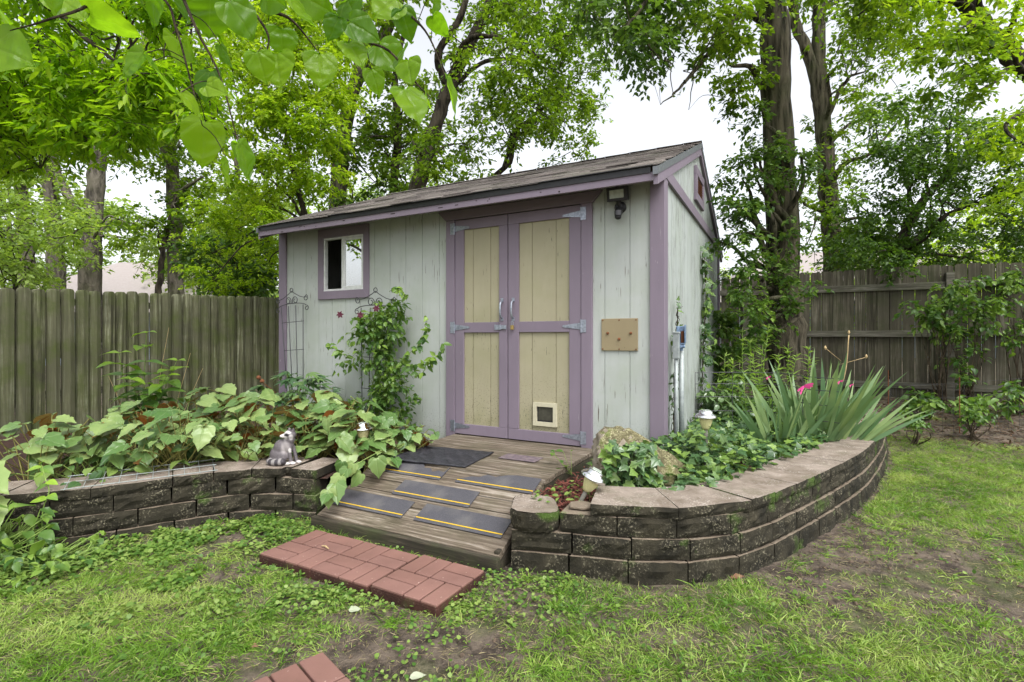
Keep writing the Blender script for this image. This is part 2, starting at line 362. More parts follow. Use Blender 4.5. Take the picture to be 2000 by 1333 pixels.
M['bark_far'] = bark('bark_far', (.045, .04, .032), (.17, .15, .12), (10, 10, 3), (.10, .11, .05))
# ================================================================ the ground
LW = catmull([(-6.4, 1.5), (-5.5, 1.85), (-4.6, 2.25), (-3.9, 2.5), (-3.3, 2.72), (-2.77, 2.87), (-2.43, 3.0), (-2.14, 3.20), (-1.84, 3.38), (-1.60, 3.43), (-1.28, 3.36)], 8)
RW = catmull([(-.005, 2.655), (.30, 2.60), (.60, 2.525), (.90, 2.525), (1.22, 2.63), (1.62, 2.93), (2.04, 3.28), (2.40, 3.60), (2.76, 3.96), (3.30, 4.58), (3.78, 5.2), (4.10, 5.75), (4.25, 6.3), (4.2, 7.0)], 8)
RL, RR = -2.62, -1.29            # the ramp's left and right edge
LEFTF = -8.10                    # the left fence's line
HARD = [tuple(p) for p in LW] + [W(RL, 2.25)[:2], W(RR, 2.25)[:2]] + [tuple(p) for p in RW] + [W(1.0, 7.6)[:2], W(LEFTF - .2, 7.6)[:2], W(LEFTF - .2, 2.2)[:2]]
def axis(lo, hi, step, far):
    c = np.arange(lo, hi + 1e-6, step); g = []; d = step; x = hi
    while x < far: d *= 1.35; x += d; g.append(x)
    l = []; d = step; x = lo
    while x > -far: d *= 1.35; x -= d; l.append(x)
    return np.array(l[::-1] + list(c) + g)
xs, ys = axis(-5.2, 7.2, .06, 260), axis(.6, 9.0, .06, 300)
X, Y = np.meshgrid(xs, ys); Z = H(X, Y)
V = np.stack([X, Y, Z], -1).reshape(-1, 3); nx, ny = len(xs), len(ys)
I = (np.arange(ny - 1)[:, None] * nx + np.arange(nx - 1)).ravel()
props(mesh_np('lawn', [(V, np.stack([I, I + 1, I + nx + 1, I + nx], 1))], M['soil'], smooth=True), kind='structure')

# planting beds: raised soil behind the two walls
def offset(c, d):
    T = np.gradient(c, axis=0); T /= np.linalg.norm(T, axis=1)[:, None]
    return c + np.stack([T[:, 1], -T[:, 0]], 1) * d          # +d: to the right of the walk (towards the camera side)
def bed(name, poly, zf, kind='structure'):
    P = np.array(poly); x0, y0 = P.min(0); x1, y1 = P.max(0); st = .07
    gx, gy = np.meshgrid(np.arange(x0, x1, st), np.arange(y0, y1, st)); ok = inpoly(gx, gy, poly)
    z = zf(gx, gy) + (fbm(gx, gy, 9, 2) - .5) * .035
    V = np.stack([gx, gy, z], -1).reshape(-1, 3); n = gx.shape[1]
    I = (np.arange(gx.shape[0] - 1)[:, None] * n + np.arange(n - 1)).ravel(); okr = ok.ravel()
    I = I[okr[I] & okr[I + 1] & okr[I + n] & okr[I + n + 1]]
    return props(mesh_np(name, [(V, np.stack([I, I + 1, I + n + 1, I + n], 1))], M['bed'], smooth=True), kind=kind)
RWI, LWI = offset(RW, -.05), offset(LW, -.05)
def zr(x, y): n = NX * np.asarray(x) + NY * np.asarray(y); return .265 + .10 * sst(3.2, 6.5, n)
def zl(x, y):
    a = RX * np.asarray(x) + RY * np.asarray(y)
    return .255 - .20 * (1 - sst(-7.6, -4.4, a))
bed('garden_bed_soil', [tuple(p) for p in RWI] + [W(1.2, 7.55)[:2], W(-.79, 7.55)[:2], W(-.79, 3.9)[:2], W(RR + .01, 3.9)[:2], W(RR + .01, 2.6)[:2]], zr)
bed('garden_bed_soil', [tuple(p) for p in LWI] + [W(RL - .01, 2.5)[:2], W(RL - .01, 3.9)[:2], W(-5.0, 3.9)[:2], W(-5.0, 6.5)[:2], W(LEFTF + .05, 6.5)[:2], W(LEFTF + .05, 2.0)[:2]], zl)

# ================================================================ retaining walls
def arclen(c): return np.concatenate([[0], np.cumsum(np.linalg.norm(np.diff(c, axis=0), axis=1))])
def along(c, s):
    L = arclen(c); return np.stack([np.interp(s, L, c[:, 0]), np.interp(s, L, c[:, 1])], -1)
def block(mb, p0, p1, depth, z0, z1, rough=.0045, mf=0, mt=1, nx=7, nz=4, ch=.009, taper=.03, back=None):
    """one split-face block: p0,p1 are the front corners, left to right as seen from outside"""
    p0, p1 = np.array(p0), np.array(p1); t = p1 - p0; L = np.linalg.norm(t); t /= L; o = np.array([t[1], -t[0]])
    jz = random.uniform(-.002, .002); vs = []; 
    for j in range(nz + 1):
        for i in range(nx + 1):
            e = 1.0 if (i in (0, nx) or j in (0, nz)) else 0.0
            d = -ch * e + (random.gauss(0, rough) if not e else random.gauss(0, rough * .35))
            q = p0 + t * L * i / nx + o * d; zz = z0 + (z1 - z0) * j / nz + jz
            if j in (0, nz): zz += random.gauss(0, .0012)
            vs.append((q[0], q[1], zz))
    B0, B1 = back if back is not None else (p0 - o * depth + t * taper, p1 - o * depth - t * taper); k = len(vs)
    vs += [(B0[0], B0[1], z0 + jz), (B1[0], B1[1], z0 + jz), (B1[0], B1[1], z1 + jz), (B0[0], B0[1], z1 + jz)]
    w = nx + 1; ff = [(j * w + i, j * w + i + 1, (j + 1) * w + i + 1, (j + 1) * w + i) for j in range(nz) for i in range(nx)]
    mb.add(vs, ff, mf); base = len(mb.v) - len(vs)
    def G(f, m): mb.f.append(tuple(base + i for i in f)); mb.m.append(m)
    G([nz * w + i for i in range(w)] + [k + 2, k + 3], mt)
    G([i for i in range(w)][::-1] + [k, k + 1], mf)
    G([j * w for j in range(nz + 1)] + [k + 3, k], mf)
    G([j * w + nx for j in range(nz + 1)][::-1] + [k + 1, k + 2], mf); G([k, k + 3, k + 2, k + 1], mf)
def perp(curve, off, d, s):
    c = offset(curve, off); q = offset(c, d); L = arclen(c); return np.array([np.interp(s, L, q[:, 0]), np.interp(s, L, q[:, 1])])
def wall(name, label, curve, courses, cap_s, capz, start0, zb=0., n_first=None, bl=.295):
    th = thing(name, label, 'wall', (float(curve[len(curve) // 2, 0]), float(curve[len(curve) // 2, 1]), 0))
    for ci, (z0, z1, off, s0, s1, ph) in enumerate(courses):
        mb = MB(); c = offset(curve, off); L = arclen(c)[-1]; s = s0; first = True
        end = min(s1, L)
        while s < end - .05:
            ln = ph if first and ph else bl * random.uniform(.97, 1.04); first = False
            e = min(s + ln, end); g = .004
            block(mb, along(c, s + g), along(c, e - g), .20, z0, z1 - .003); s = e
        mb.build('block_course', [M['block_face'], M['block_top']], th)
    c = offset(curve, .012)
    for (s0, s1, dz, dp) in cap_s:
        mb = MB(); block(mb, along(c, s0 + .003), along(c, s1 - .003), dp, capz[0] + dz, capz[1] + dz, .004, 0, 1, 9, 3, .006, .035, (perp(curve, .012, -dp, s0 + .003), perp(curve, .012, -dp, s1 - .003)))
        mb.build('cap_stone', [M['block_face'], M['cap']], th)
    return th
LR = arclen(RW)[-1]; caps = []; s = .405
for w_ in [.435, .44, .235, .26, .26, .27, .27, .28, .29, .29, .29, .29, .29, .29, .3, .3, .3, .3]:
    if s + w_ > LR - .05: break
    caps.append((s, s + w_, random.uniform(-.002, .002), .345)); s += w_
rw = wall('retaining_wall', 'curved grey block retaining wall with pale cap stones, right of the wooden ramp', RW,
     [(-.05, .105, .030, .0, 99, .30), (.108, .209, .018, .0, 99, .315), (.212, .310, .005, .25, 99, None)], caps, (.311, .366), 0)
# the rounded end block that stands loose at the ramp's foot
pts = [(-.01, 2.68), (.015, 2.635), (.06, 2.60), (.15, 2.585), (.225, 2.605), (.245, 2.66), (.235, 2.80), (.20, 2.86), (.05, 2.90), (-.0, 2.80)]
b = MB(); n = len(pts); cx, cy = np.mean(pts, axis=0)
def ring(z, k, jit=.003): return [(cx + (x - cx) * k + random.gauss(0, jit), cy + (y - cy) * k + random.gauss(0, jit), z + random.gauss(0, .002)) for x, y in pts]
P8 = catmull([pts[-1]] + pts + [pts[0]], 4)
def ring2(z, k, jit=.003):
    q = P8[4:-5]; return [(cx + (x - cx) * k + random.gauss(0, jit), cy + (y - cy) * k + random.gauss(0, jit), z + random.gauss(0, .0015)) for x, y in q]
rg = [ring2(.212, .90), ring2(.235, .97), ring2(.26, 1.0), ring2(.29, 1.0), ring2(.312, .975, .002)]; k = len(rg[0])
b.add([v for r in rg for v in r], [(i * k + j, i * k + (j + 1) % k, (i + 1) * k + (j + 1) % k, (i + 1) * k + j) for i in range(4) for j in range(k)], 0)
b.add(ring2(.3135, .965, .001), [tuple(range(k))], 1); b.add(ring2(.211, .9, .001), [tuple(range(k))[::-1]], 0)
b.build('end_block', [M['block_face'], M['cap']], rw, smooth=False)
LL = arclen(LW)[-1]; caps = []; s = 0.02
for w_ in [.42] * 10 + [.40, .22, .22, .20]:
    if s + w_ > LL - .26: break
    caps.append((s, s + w_, random.uniform(-.002, .002), .33)); s += w_
lwt = wall('retaining_wall', 'low grey block retaining wall left of the ramp, leafy bed spilling over it', LW,
     [(-.09, .055, .026, 0, 99, .2), (.058, .162, .014, 0, 99, .28), (.165, .268, .003, 0, 99, .17)], caps, (.269, .325), 0)
b = MB()
p0, p1 = along(offset(LW, .0), np.array([LL - .20, LL - .015])); block(b, p0, p1, .34, .272, .328, .004, 0, 1, 7, 3, .006, .01)
o = b.build('cap_stone', [M['block_face'], M['cap']], lwt)
b = MB(); p0, p1 = along(offset(LW, -.03), np.array([LL - .255, LL - .205])); block(b, p0, p1, .33, .270, .326, .004, 0, 1, 5, 3, .012, .0)
b.build('cap_stone', [M['block_face'], M['cap']], lwt)
# thin slate chip on the right wall
b = MB(); pc = [(.30, 2.66), (.36, 2.63), (.415, 2.645), (.42, 2.72), (.37, 2.755), (.31, 2.73)]
b.prism(pc, 'z', .3125, .326); props(b.build('slate_chip', M['block_top'], bevel=.003), 'thin broken slate chip lying between the end block and the first cap stone', 'stone')

# ================================================================ the shed (local frame: x along the front, y to the back, origin at the right front corner)
SX, SY, _ = W(-.80, 3.873)
shed = thing('garden_shed', 'white and purple wooden garden shed with tan double doors and gabled shingle roof', 'shed', (SX, SY, 0), TH)
WL, DP, Z0 = -4.20, 3.64, .18
def slope(y): return 2.40 + .41 * (y + .273)                  # top of the front roof slope
RIDGE_Y = 1.82; RIDGE_Z = slope(RIDGE_Y)
GRV = [-.24 - .1978 * k for k in range(21)]
def siding(mb, x0, x1, z0, z1, axis='x', grooves=GRV, top=None):
    """grooved panel sheet; boards 16 mm thick with 9 mm wide, 5 mm deep grooves"""
    e = sorted([g for g in grooves if x0 + .02 < g < x1 - .02]); edges = [x0] + e + [x1]
    for i in range(len(edges) - 1):
        a, c = edges[i] + (.0045 if i else 0), edges[i + 1] - (.0045 if i < len(edges) - 2 else 0)
        if axis == 'x': mb.box(a, c, 0.0, .012, z0, z1)
        else:
            za, zc = (top(a), top(c)) if top else (z1, z1)
            pk = [(a, z0), (c, z0), (c, zc)] + ([(RIDGE_Y, top(RIDGE_Y))] if top and a < RIDGE_Y < c else []) + [(a, za)]
            mb.prism(pk, 'x', -.012, 0.0)
    if axis == 'x': mb.box(x0, x1, .0055, .045, z0, z1)
wx0, wx1, wz0, wz1 = -3.52, -2.95, 1.69, 2.25                   # window opening
dx0, dx1 = -1.93, -.535
b = MB(); ztop = 2.40
siding(b, WL, wx0, Z0, ztop); siding(b, wx1, dx0 + .02, Z0, ztop); siding(b, dx1 - .02, 0, Z0, ztop)
siding(b, wx0, wx1, Z0, wz0); siding(b, wx0, wx1, wz1, ztop); siding(b, dx0 + .02, dx1 - .02, 2.27, ztop)
b.build('front_siding', M['siding'], shed, True)
def gtop(y): return slope(min(y, 2 * RIDGE_Y - y)) - .075
b = MB(); siding(b, 0.0, DP, Z0, 0, 'y', [.16 + .1978 * k for k in range(18)], gtop)
pk = [(.05, Z0), (DP - .0, Z0), (DP - .0, gtop(DP)), (RIDGE_Y, gtop(RIDGE_Y)), (.05, gtop(.05))]
b.prism(pk, 'x', -.045, -.0065); b.build('gable_siding', M['siding_old'], shed, True)
b = MB(); b.prism([(.0, Z0), (DP, Z0), (DP, gtop(DP)), (RIDGE_Y, gtop(RIDGE_Y)), (.0, gtop(0))], 'x', WL, WL + .04); b.build('left_siding', M['siding'], shed, True)
b = MB(); b.box(WL + .041, -.046, DP - .04, DP - .001, Z0, gtop(DP) - .002); b.build('back_siding', M['siding'], shed, True)
b = MB(); b.box(WL + .05, -.05, .05, DP - .05, .30, .33); b.build('floor_boards', M['dark_in'], shed, True)
b = MB(); b.box(-3.36, -3.33, .25, 1.6, .33, 2.3); b.box(-3.32, -2.6, 1.5, 1.53, .33, 2.3); b.build('inner_partition', M['dark_in'], shed, True)
# roof
b = MB()
for sgn in (1, -1):
    def PT(y, z): return (y if sgn > 0 else 2 * RIDGE_Y - y, z)
    e = -.25
    pl = [PT(e, slope(e) - .085), PT(e, slope(e) - .012), PT(RIDGE_Y - (0 if sgn > 0 else .0005), RIDGE_Z - .012), PT(RIDGE_Y - (0 if sgn > 0 else .0005), RIDGE_Z - .085)]
    b.prism(pl, 'x', WL - .0, .0)
roof = b.build('roof', M['dark_in'], shed, True)
b = MB(); ex, sa = .135, math.atan(.41)
for sgn in (1, -1):
    nrow = 17 if sgn > 0 else 17
    for r in range(nrow):
        d0 = -.30 + r * ex * math.cos(sa); x = WL - .012 - (r % 2) * .12
        while x < .03:
            w_ = random.uniform(.22, .34); x1 = min(x + w_, .034); lift = random.uniform(.006, .011) + (random.uniform(.0, .010) if random.random() < .25 else 0)
            xa = max(x, WL - .014) + .002; xb = x1 - .002
            if xb - xa > .03:
                y0 = d0 + random.uniform(-.006, .006); y1 = min(d0 + ex * 1.25, RIDGE_Y)
                vs = []
                for yy, h in ((y0, lift), (y1, .003)):
                    for xx in (xa, xb):
                        for dz in (-.007, 0): 
                            z = slope(yy) + h + dz + random.uniform(-.0015, .0015); vs.append((xx, yy if sgn > 0 else 2 * RIDGE_Y - yy, z))
                b.add(vs, [(1, 3, 7, 5), (0, 4, 6, 2), (0, 2, 3, 1), (4, 5, 7, 6), (0, 1, 5, 4), (2, 6, 7, 3)])
            x = x1
x = WL - .014
while x < .02:
    x1 = min(x + .29, .034)
    for s_ in (1, -1):
        vs = [(x + .002, RIDGE_Y, RIDGE_Z + .022), (x1, RIDGE_Y, RIDGE_Z + .018), (x1, RIDGE_Y - s_ * .13, RIDGE_Z - .035), (x + .002, RIDGE_Y - s_ * .13, RIDGE_Z - .031)]
        b.add(vs, [(0, 1, 2, 3)])
    x = x1
b.build('shingles', M['shingle'], roof, True)
b = MB(); b.box(WL + .02, -.02, -.284, -.268, 2.347, 2.392); b.box(WL + .02, .0, -.30, -.268, 2.393, 2.398); b.build('drip_edge', M['metal_drip'], roof, True)
b = MB(); b.box(WL - .02, .012, -.276, -.252, 2.293, 2.352)
b.build('fascia_board', M['purple'], shed, True, bevel=.002)
M['nail'] = plain('dark_knot', (.03, .02, .02), .9)
for i in range(14):
    x = random.choice([random.uniform(-3.9, -2.2), random.uniform(-2.2, -.3)]); l_ = random.choice([.006, .008, .012, .03, .05]); z = random.uniform(2.302, 2.332)
    b = MB(); b.box(x, x + l_, -.2776, -.276, z, z + random.uniform(.005, .010)); b.build('nail_hole', M['nail'], shed, True)
# rake boards and metal edge on both gable ends
for nm, dz0, dz1, xo, mt in (('rake_board', -.135, -.062, .028, 'purple'), ('rake_metal', -.062, -.008, .034, 'rake_metal')):
    for x0, x1 in ((-.001, xo), (WL - xo + .012, WL + .001)):
        for sgn in (1, -1):
            b = MB()
            def PT(y, z): return (y if sgn > 0 else 2 * RIDGE_Y - y, z)
            e = -.275 if nm == 'rake_board' else -.30; r_ = RIDGE_Y - .0006
            b.prism([PT(e, slope(e) + dz0), PT(e, slope(e) + dz1), PT(r_, slope(r_) + dz1), PT(r_, slope(r_) + dz0)], 'x', x0, x1)
            b.build(nm, M[mt], shed if nm == 'rake_board' else roof, True)
# corner boards, gable band, base
b = MB(); b.box(-.085, .022, -.021, -.001, Z0 - .02, 2.40); b.box(.001, .021, -.0005, .115, Z0 - .02, gtop(.06) - .03); b.build('corner_board', M['purple'], shed, True, bevel=.002)
b = MB(); b.box(WL - .02, WL + .095, -.021, -.001, Z0 - .05, 2.40); b.box(WL - .02, WL - .001, -.0005, .1, Z0, 2.3); b.build('corner_board', M['purple'], shed, True, bevel=.002)
b = MB(); b.box(.001, .021, DP - .09, DP + .012, Z0, gtop(DP - .05) - .03); b.build('corner_board', M['purple'], shed, True, bevel=.002)
b = MB(); b.box(.0008, .026, .02, DP - .01, 2.39, 2.485); b.build('gable_band', M['purple'], shed, True, bevel=.002)
# gable vent
vt = MB(); vy0, vy1, vz0, vz1 = 1.50, 2.05, 2.58, 2.925; f_ = .085
vt.box(.001, .03, vy0, vy1, vz0, vz0 + f_); vt.box(.001, .03, vy0, vy1, vz1 - f_, vz1); vt.box(.001, .03, vy0, vy0 + f_, vz0 + f_, vz1 - f_); vt.box(.001, .03, vy1 - f_, vy1, vz0 + f_, vz1 - f_)
vent = vt.build('gable_vent', M['purple'], shed, True, bevel=.003)
b = MB(); b.box(.0015, .004, vy0 + f_, vy1 - f_, vz0 + f_, vz1 - f_, 0)
for k in range(6):
    z = vz0 + f_ + .01 + k * .027; b.box(.005, .022, vy0 + f_, vy1 - f_, z, z + .006, 1)
b.build('vent_screen', [M['black'], M['rust']], vent, True)
# door frame
b = MB(); b.box(dx0, dx0 + .092, -.026, .01, Z0, 2.264); b.box(dx1 - .09, dx1, -.026, .01, Z0, 2.264)
b.prism([(dx0 - .005, 2.265), (dx1 + .005, 2.265), (dx1 + .085, 2.352), (dx0 - .092, 2.352)], 'y', -.030, -.001)
b.build('door_frame', M['purple'], shed, True, bevel=.0025)
def door(x0, x1, st, grooves, hinge_side, label):
    d = MB(); z0, z1 = .350, 2.258; e = [x0] + grooves + [x1]
    for i in range(len(e) - 1):
        d.box(e[i] + (.004 if i else 0), e[i + 1] - (.004 if i < len(e) - 2 else 0), .0, .012, z0, z1)
    d.box(x0, x1, .006, .03, z0, z1)
    do = d.build('door', M['tan'], shed, True); do['label'] = label
    r = MB(); sw0, sw1 = st
    r.box(x0, x0 + sw0, -.019, -.001, z0 + .076, z1 - .09); r.box(x1 - sw1, x1, -.019, -.001, z0 + .076, z1 - .09)
    r.box(x0, x1, -.0195, -.001, z1 - .089, z1); r.box(x0, x1, -.0195, -.001, z0 - .015, z0 + .075)
    r.box(x0 + sw0 + .001, x1 - sw1 - .001, -.0185, -.001, 1.245, 1.336)
    r.build('door_trim', M['purple'], do, True, bevel=.0025)
    for zc in (2.185, 1.292, .405):
        h = MB(); s_ = 1 if hinge_side == 'L' else -1; hx = x0 - .004 if hinge_side == 'L' else x1 + .004; y = -.0265
        h.box(min(hx, hx - s_ * .042), max(hx, hx - s_ * .042), y - .003, y, zc - .05, zc + .05)
        h.prism([(hx + s_ * .004, zc - .027), (hx + s_ * .004, zc + .027), (hx + s_ * .155, zc + .008), (hx + s_ * .162, zc), (hx + s_ * .155, zc - .008)][::(1 if s_ < 0 else -1)], 'y', -.0235, -.0205)
        h.tube([(hx, y - .002, zc - .052), (hx, y - .002, zc + .052)], .0065, 10)
        for (ox, oz) in ((.03, .0), (.07, 0), (.115, 0), (-.025, .03), (-.025, -.03)):
            px = hx + s_ * ox; h.tube([(px, -.0265, zc + oz), (px, -.0305 if ox < 0 else -.0255, zc + oz)], .005, 8)
        h.build('hinge', M['zinc'], do, True)
    hx = x1 - .05 if hinge_side == 'L' else x0 + .05
    h = MB(); p = [(hx, -.022, 1.365), (hx, -.052, 1.385), (hx, -.060, 1.44), (hx, -.052, 1.495), (hx, -.022, 1.515)]
    h.tube(catmull(p, 4), .0085, 10); h.box(hx - .013, hx + .013, -.025, -.0205, 1.508, 1.540); h.box(hx - .013, hx + .013, -.025, -.0205, 1.345, 1.372)
    h.build('handle', M['zinc'], do, True, bevel=.001)
    return do
dl = door(-1.834, -1.295, (.092, .083), [-1.651, -1.470], 'L', 'narrower left tan door leaf in purple trim')
dr = door(-1.287, -.629, (.101, .100), [-1.066, -.849], 'R', 'wider right tan door leaf with a pet flap')
b = MB(); b.box(-1.42, -1.355, -.026, -.0205, 1.268, 1.312); b.box(-1.362, -1.30, -.031, -.0265, 1.273, 1.307); b.tube([(-1.36, -.032, 1.268), (-1.36, -.032, 1.312)], .006, 8)
b.build('hasp', M['zinc'], dl, True, bevel=.001)
b = MB(); px0, px1, pz0, pz1 = -1.053, -.838, .468, .662; w_ = .034
b.box(px0, px1, -.020, -.001, pz0, pz0 + w_); b.box(px0, px1, -.020, -.001, pz1 - w_, pz1); b.box(px0, px0 + w_, -.0201, -.001, pz0 + w_, pz1 - w_); b.box(px1 - w_, px1, -.0201, -.001, pz0 + w_, pz1 - w_)
b.box(px0 + w_, px1 - w_, -.004, -.0012, pz0 + w_, pz1 - w_, 1); b.box(px0 + w_ + .012, px1 - w_ - .012, -.0065, -.0042, pz0 + w_ + .014, pz1 - w_ - .006, 2)
M['flap'] = plain('smoked_flap', (.06, .058, .045), .25)
b.build('pet_flap', [M['cream'], M['black'], M['flap']], dr, True, bevel=.004, seg=2)
# padlock hanging under the right handle
pl = thing('padlock', 'small brass padlock hanging below the right door handle', 'padlock', W(-.80 - 1.237, 3.873 - .04, 1.28), TH)
b = MB(); b.box(-.014, .014, -.010, .010, -.012, .026); b.build('lock_body', M['brass'], pl, True, bevel=.003)
b = MB(); b.tube([(-.009, 0, .024), (-.009, 0, .052), (-.005, 0, .060), (.005, 0, .060), (.009, 0, .052), (.009, 0, .024)], .003, 8); b.build('shackle', M['zinc'], pl, True)
# window
b = MB(); tx0, tx1, tz0, tz1 = -3.597, -2.88, 1.605, 2.345
b.prism([(tx0, tz0), (tx1, tz0), (wx1, wz0), (wx0, wz0)], 'y', -.022, -.001); b.prism([(tx0, tz1), (wx0, wz1), (wx1, wz1), (tx1, tz1)], 'y', -.022, -.001)
b.prism([(tx0, tz0), (wx0, wz0), (wx0, wz1), (tx0, tz1)], 'y', -.0215, -.001); b.prism([(tx1, tz0), (tx1, tz1), (wx1, wz1), (wx1, wz0)], 'y', -.0215, -.001)
win = b.build('window', M['purple'], shed, True, bevel=.0015); mid = (wx0 + wx1) / 2 - .01
b = MB(); e = .020
b.box(wx0, wx1, -.012, .03, wz0, wz0 + e); b.box(wx0, wx1, -.012, .03, wz1 - e, wz1); b.box(wx0, wx0 + e, -.011, .03, wz0 + e, wz1 - e); b.box(wx1 - e, wx1, -.011, .03, wz0 + e, wz1 - e)
b.box(mid - .016, mid + .022, -.010, .028, wz0 + e, wz1 - e)
q = (mid + .023, wx1 - e - .001, wz0 + e + .001, wz1 - e - .001); w_ = .018
b.box(q[0], q[1], -.004, .018, q[2], q[2] + w_ * 1.3); b.box(q[0], q[1], -.004, .018, q[3] - w_ * 1.3, q[3]); b.box(q[1] - w_, q[1], -.0045, .0185, q[2], q[3])
b.build('sash_frame', M['alu'], win, True, bevel=.0015)
b = MB(); b.box(q[0], q[1] - w_, .004, .008, q[2] + w_, q[3] - w_); b.build('pane', M['glass'], win, True)
# painted plywood cover on the front wall
b = MB(); b.box(-.462, -.177, -.014, -.001, 1.10, 1.348); cp = b.build('cover_plate', M['plate'], shed, True, bevel=.002)
for sx in (-.45, -.32, -.19):
    for sz in (1.112, 1.335): b = MB(); b.lathe([(.006, .0143), (.0045, .0165), (0.0005, .017)], 8, 0, Matrix(((1, 0, 0, sx), (0, 0, -1, 0), (0, 1, 0, sz), (0, 0, 0, 1)))); b.build('screw', M['rust'], cp, True)
for sx, sz in ((-.41, 1.235), (-.23, 1.235), (-.32, 1.19)): b = MB(); b.lathe([(.011, .0143), (.010, .022), (.003, .025)], 10, 0, Matrix(((1, 0, 0, sx), (0, 0, -1, 0), (0, 1, 0, sz), (0, 0, 0, 1)))); b.build('bolt', M['rust'], cp, True)
# flood light
fl = thing('security_light', 'black flood light with motion sensor under the eave right of the doors', 'light', W(-.80 - .311, 3.873, 2.22), TH)
T = Matrix.Translation((0, -.085, .065)) @ Matrix.Rotation(math.radians(14), 4, 'X')
b = MB(); b.box(-.078, .078, -.03, .035, -.052, .052, 0, T); b.box(-.055, .055, .035, .05, -.03, .03, 0, T)
for k in range(7): b.box(-.06 + k * .02 - .003, -.06 + k * .02 + .003, .033, .058, -.045, .045, 0, T)
b.box(-.012, .012, -.012, .012, .05, .064, 0, T); b.build('lamp_head', M['black'], fl, True, bevel=.010, seg=2)
b = MB(); b.box(-.055, .055, -.034, -.0305, -.030, .032, 0, T); b.build('lens', M['lens'], fl, True, bevel=.003)
b = MB(); b.lathe([(.045, -.001), (.045, -.02), (.034, -.035), (.028, -.05)], 20, 0, Matrix(((1, 0, 0, 0), (0, 0, 1, 0), (0, -1, 0, -.02), (0, 0, 0, 1))))
b.tube([(0, -.04, -.02), (0, -.06, .02)], .018, 10); b.tube([(0, -.045, -.04), (0, -.06, -.07)], .03, 12); b.build('bracket', M['black'], fl, True, smooth=False)
b = MB(); b.tube([(0, -.068, -.062), (0, -.074, -.10)], [.030, .026], 14); b.build('sensor', plain('sensor_grey', (.06, .06, .065), .3), fl, True)
b = MB(); b.lathe([(.0255, 0), (.024, -.012), (.016, -.022), (.003, -.026)], 14, 0, Matrix.Translation((0, -.074, -.1005))); b.build('sensor_dome', M['black'], fl, True, smooth=True)

# ================================================================ the ramp and landing
rp = thing('wooden_ramp', 'weathered grey plank ramp and landing leading up to the shed doors', 'ramp', W(RL, 2.26), TH)
wid = RR - RL
def rl(n): return n - 2.26
b = MB(); y0, y1 = rl(2.85), rl(3.855); nb = 7; bw = (y1 - y0) / nb
for k in range(nb):
    j = random.uniform(-.003, .003); l_ = random.uniform(-.006, .006) + (-.02 if k == nb - 1 else 0)
    b.box(l_, wid + random.uniform(-.008, .008), y0 + k * bw + .003, y0 + (k + 1) * bw - .003, .298 + j, .330 + j)
b.build('landing_boards', M['deck'], rp, True, bevel=.004, seg=2)
SLP = (.322 - .071) / (2.85 - 2.26); RAMPA = math.atan(SLP); rlen = math.hypot(2.85 - 2.26, .25)
RM = Matrix.Translation((0, 0, .071)) @ Matrix.Rotation(RAMPA, 4, 'X')
b = MB(); ed = [0.02, .235, .325, .43, .535, rlen - .004]
for k in range(5):
    j = random.uniform(-.002, .002); b.box(random.uniform(0, .01), wid - random.uniform(0, .01), ed[k] + .003, ed[k + 1] - .003, -.035 + j, j, 0, RM)
b.build('ramp_boards', M['deck'], rp, True, bevel=.004, seg=2)
b = MB(); b.box(-.01, wid + .008, -.012, .026, -.06, .076); b.box(.01, wid - .01, rl(2.83), rl(2.852), .05, .29); b.box(wid - .035, wid - .004, .03, rl(3.85), .0, .10)
b.build('front_beam', M['deck_side'], rp, True, bevel=.006, seg=2)
b = MB(); b.prism([(.03, .0), (rl(2.85), .0), (rl(2.85), .28), (.03, .03)], 'x', wid - .03, wid - .002); b.box(wid - .03, wid - .002, rl(2.853), rl(3.85), 0, .295)
b.build('side_stringer', M['deck_side'], rp, True); b = MB()
b.prism([(.03, .0), (rl(2.85), .0), (rl(2.85), .28), (.03, .03)], 'x', .002, .03); b.box(.002, .03, rl(2.853), rl(3.85), 0, .295)
b.build('side_stringer', M['deck_side'], rp, True)
def strip(label, a0, a1, n0, ymark, tear=None):
    """grip strip laid on the sloping boards: a along, n up the slope"""
    s0 = (n0 - 2.26) / math.cos(RAMPA); x0, x1 = a0 - RL, a1 - RL
    th = thing('grip_strip', label, 'grip strip', W(a0, n0, .071 + (n0 - 2.26) * SLP), TH, 'grip strips stuck on the ramp boards')
    Mx = Matrix.Translation((-x0, -(n0 - 2.26), -(n0 - 2.26) * SLP)) @ Matrix.Rotation(RAMPA, 4, 'X') @ Matrix.Translation((0, 0, .0045))
    d = .145; m = MB()
    if tear:
        top = [(x1, s0 + d)] + [(x0 + (x1 - x0) * (1 - fr_), s0 + d * h) for fr_, h in tear] + [(x0, s0 + d * tear[-1][1])]
        m.prism([(x0, s0), (x1, s0)] + top, 'z', -.0005, .0035, 0, Mx)
    else: m.box(x0, x1, s0, s0 + d, -.0005, .0035, 0, Mx)
    m.build('strip_mat', M['grip'], th, True)
    m = MB(); m.box(x0 + .004, x1 - .004, s0 + ymark, s0 + ymark + .0068, .0038, .0052, 0, Mx); m.build('yellow_line', M['yellow'], th, True)
strip('lower right black grip strip with a yellow line, ending by the rounded end block', -1.925, -1.335, 2.385, .022)
strip('lower left black grip strip with a yellow line, beside the left block wall', -2.59, -2.015, 2.380, .020)
strip('black grip strip with a yellow line lying alone in the middle of the ramp', -2.228, -1.645, 2.545, .022)
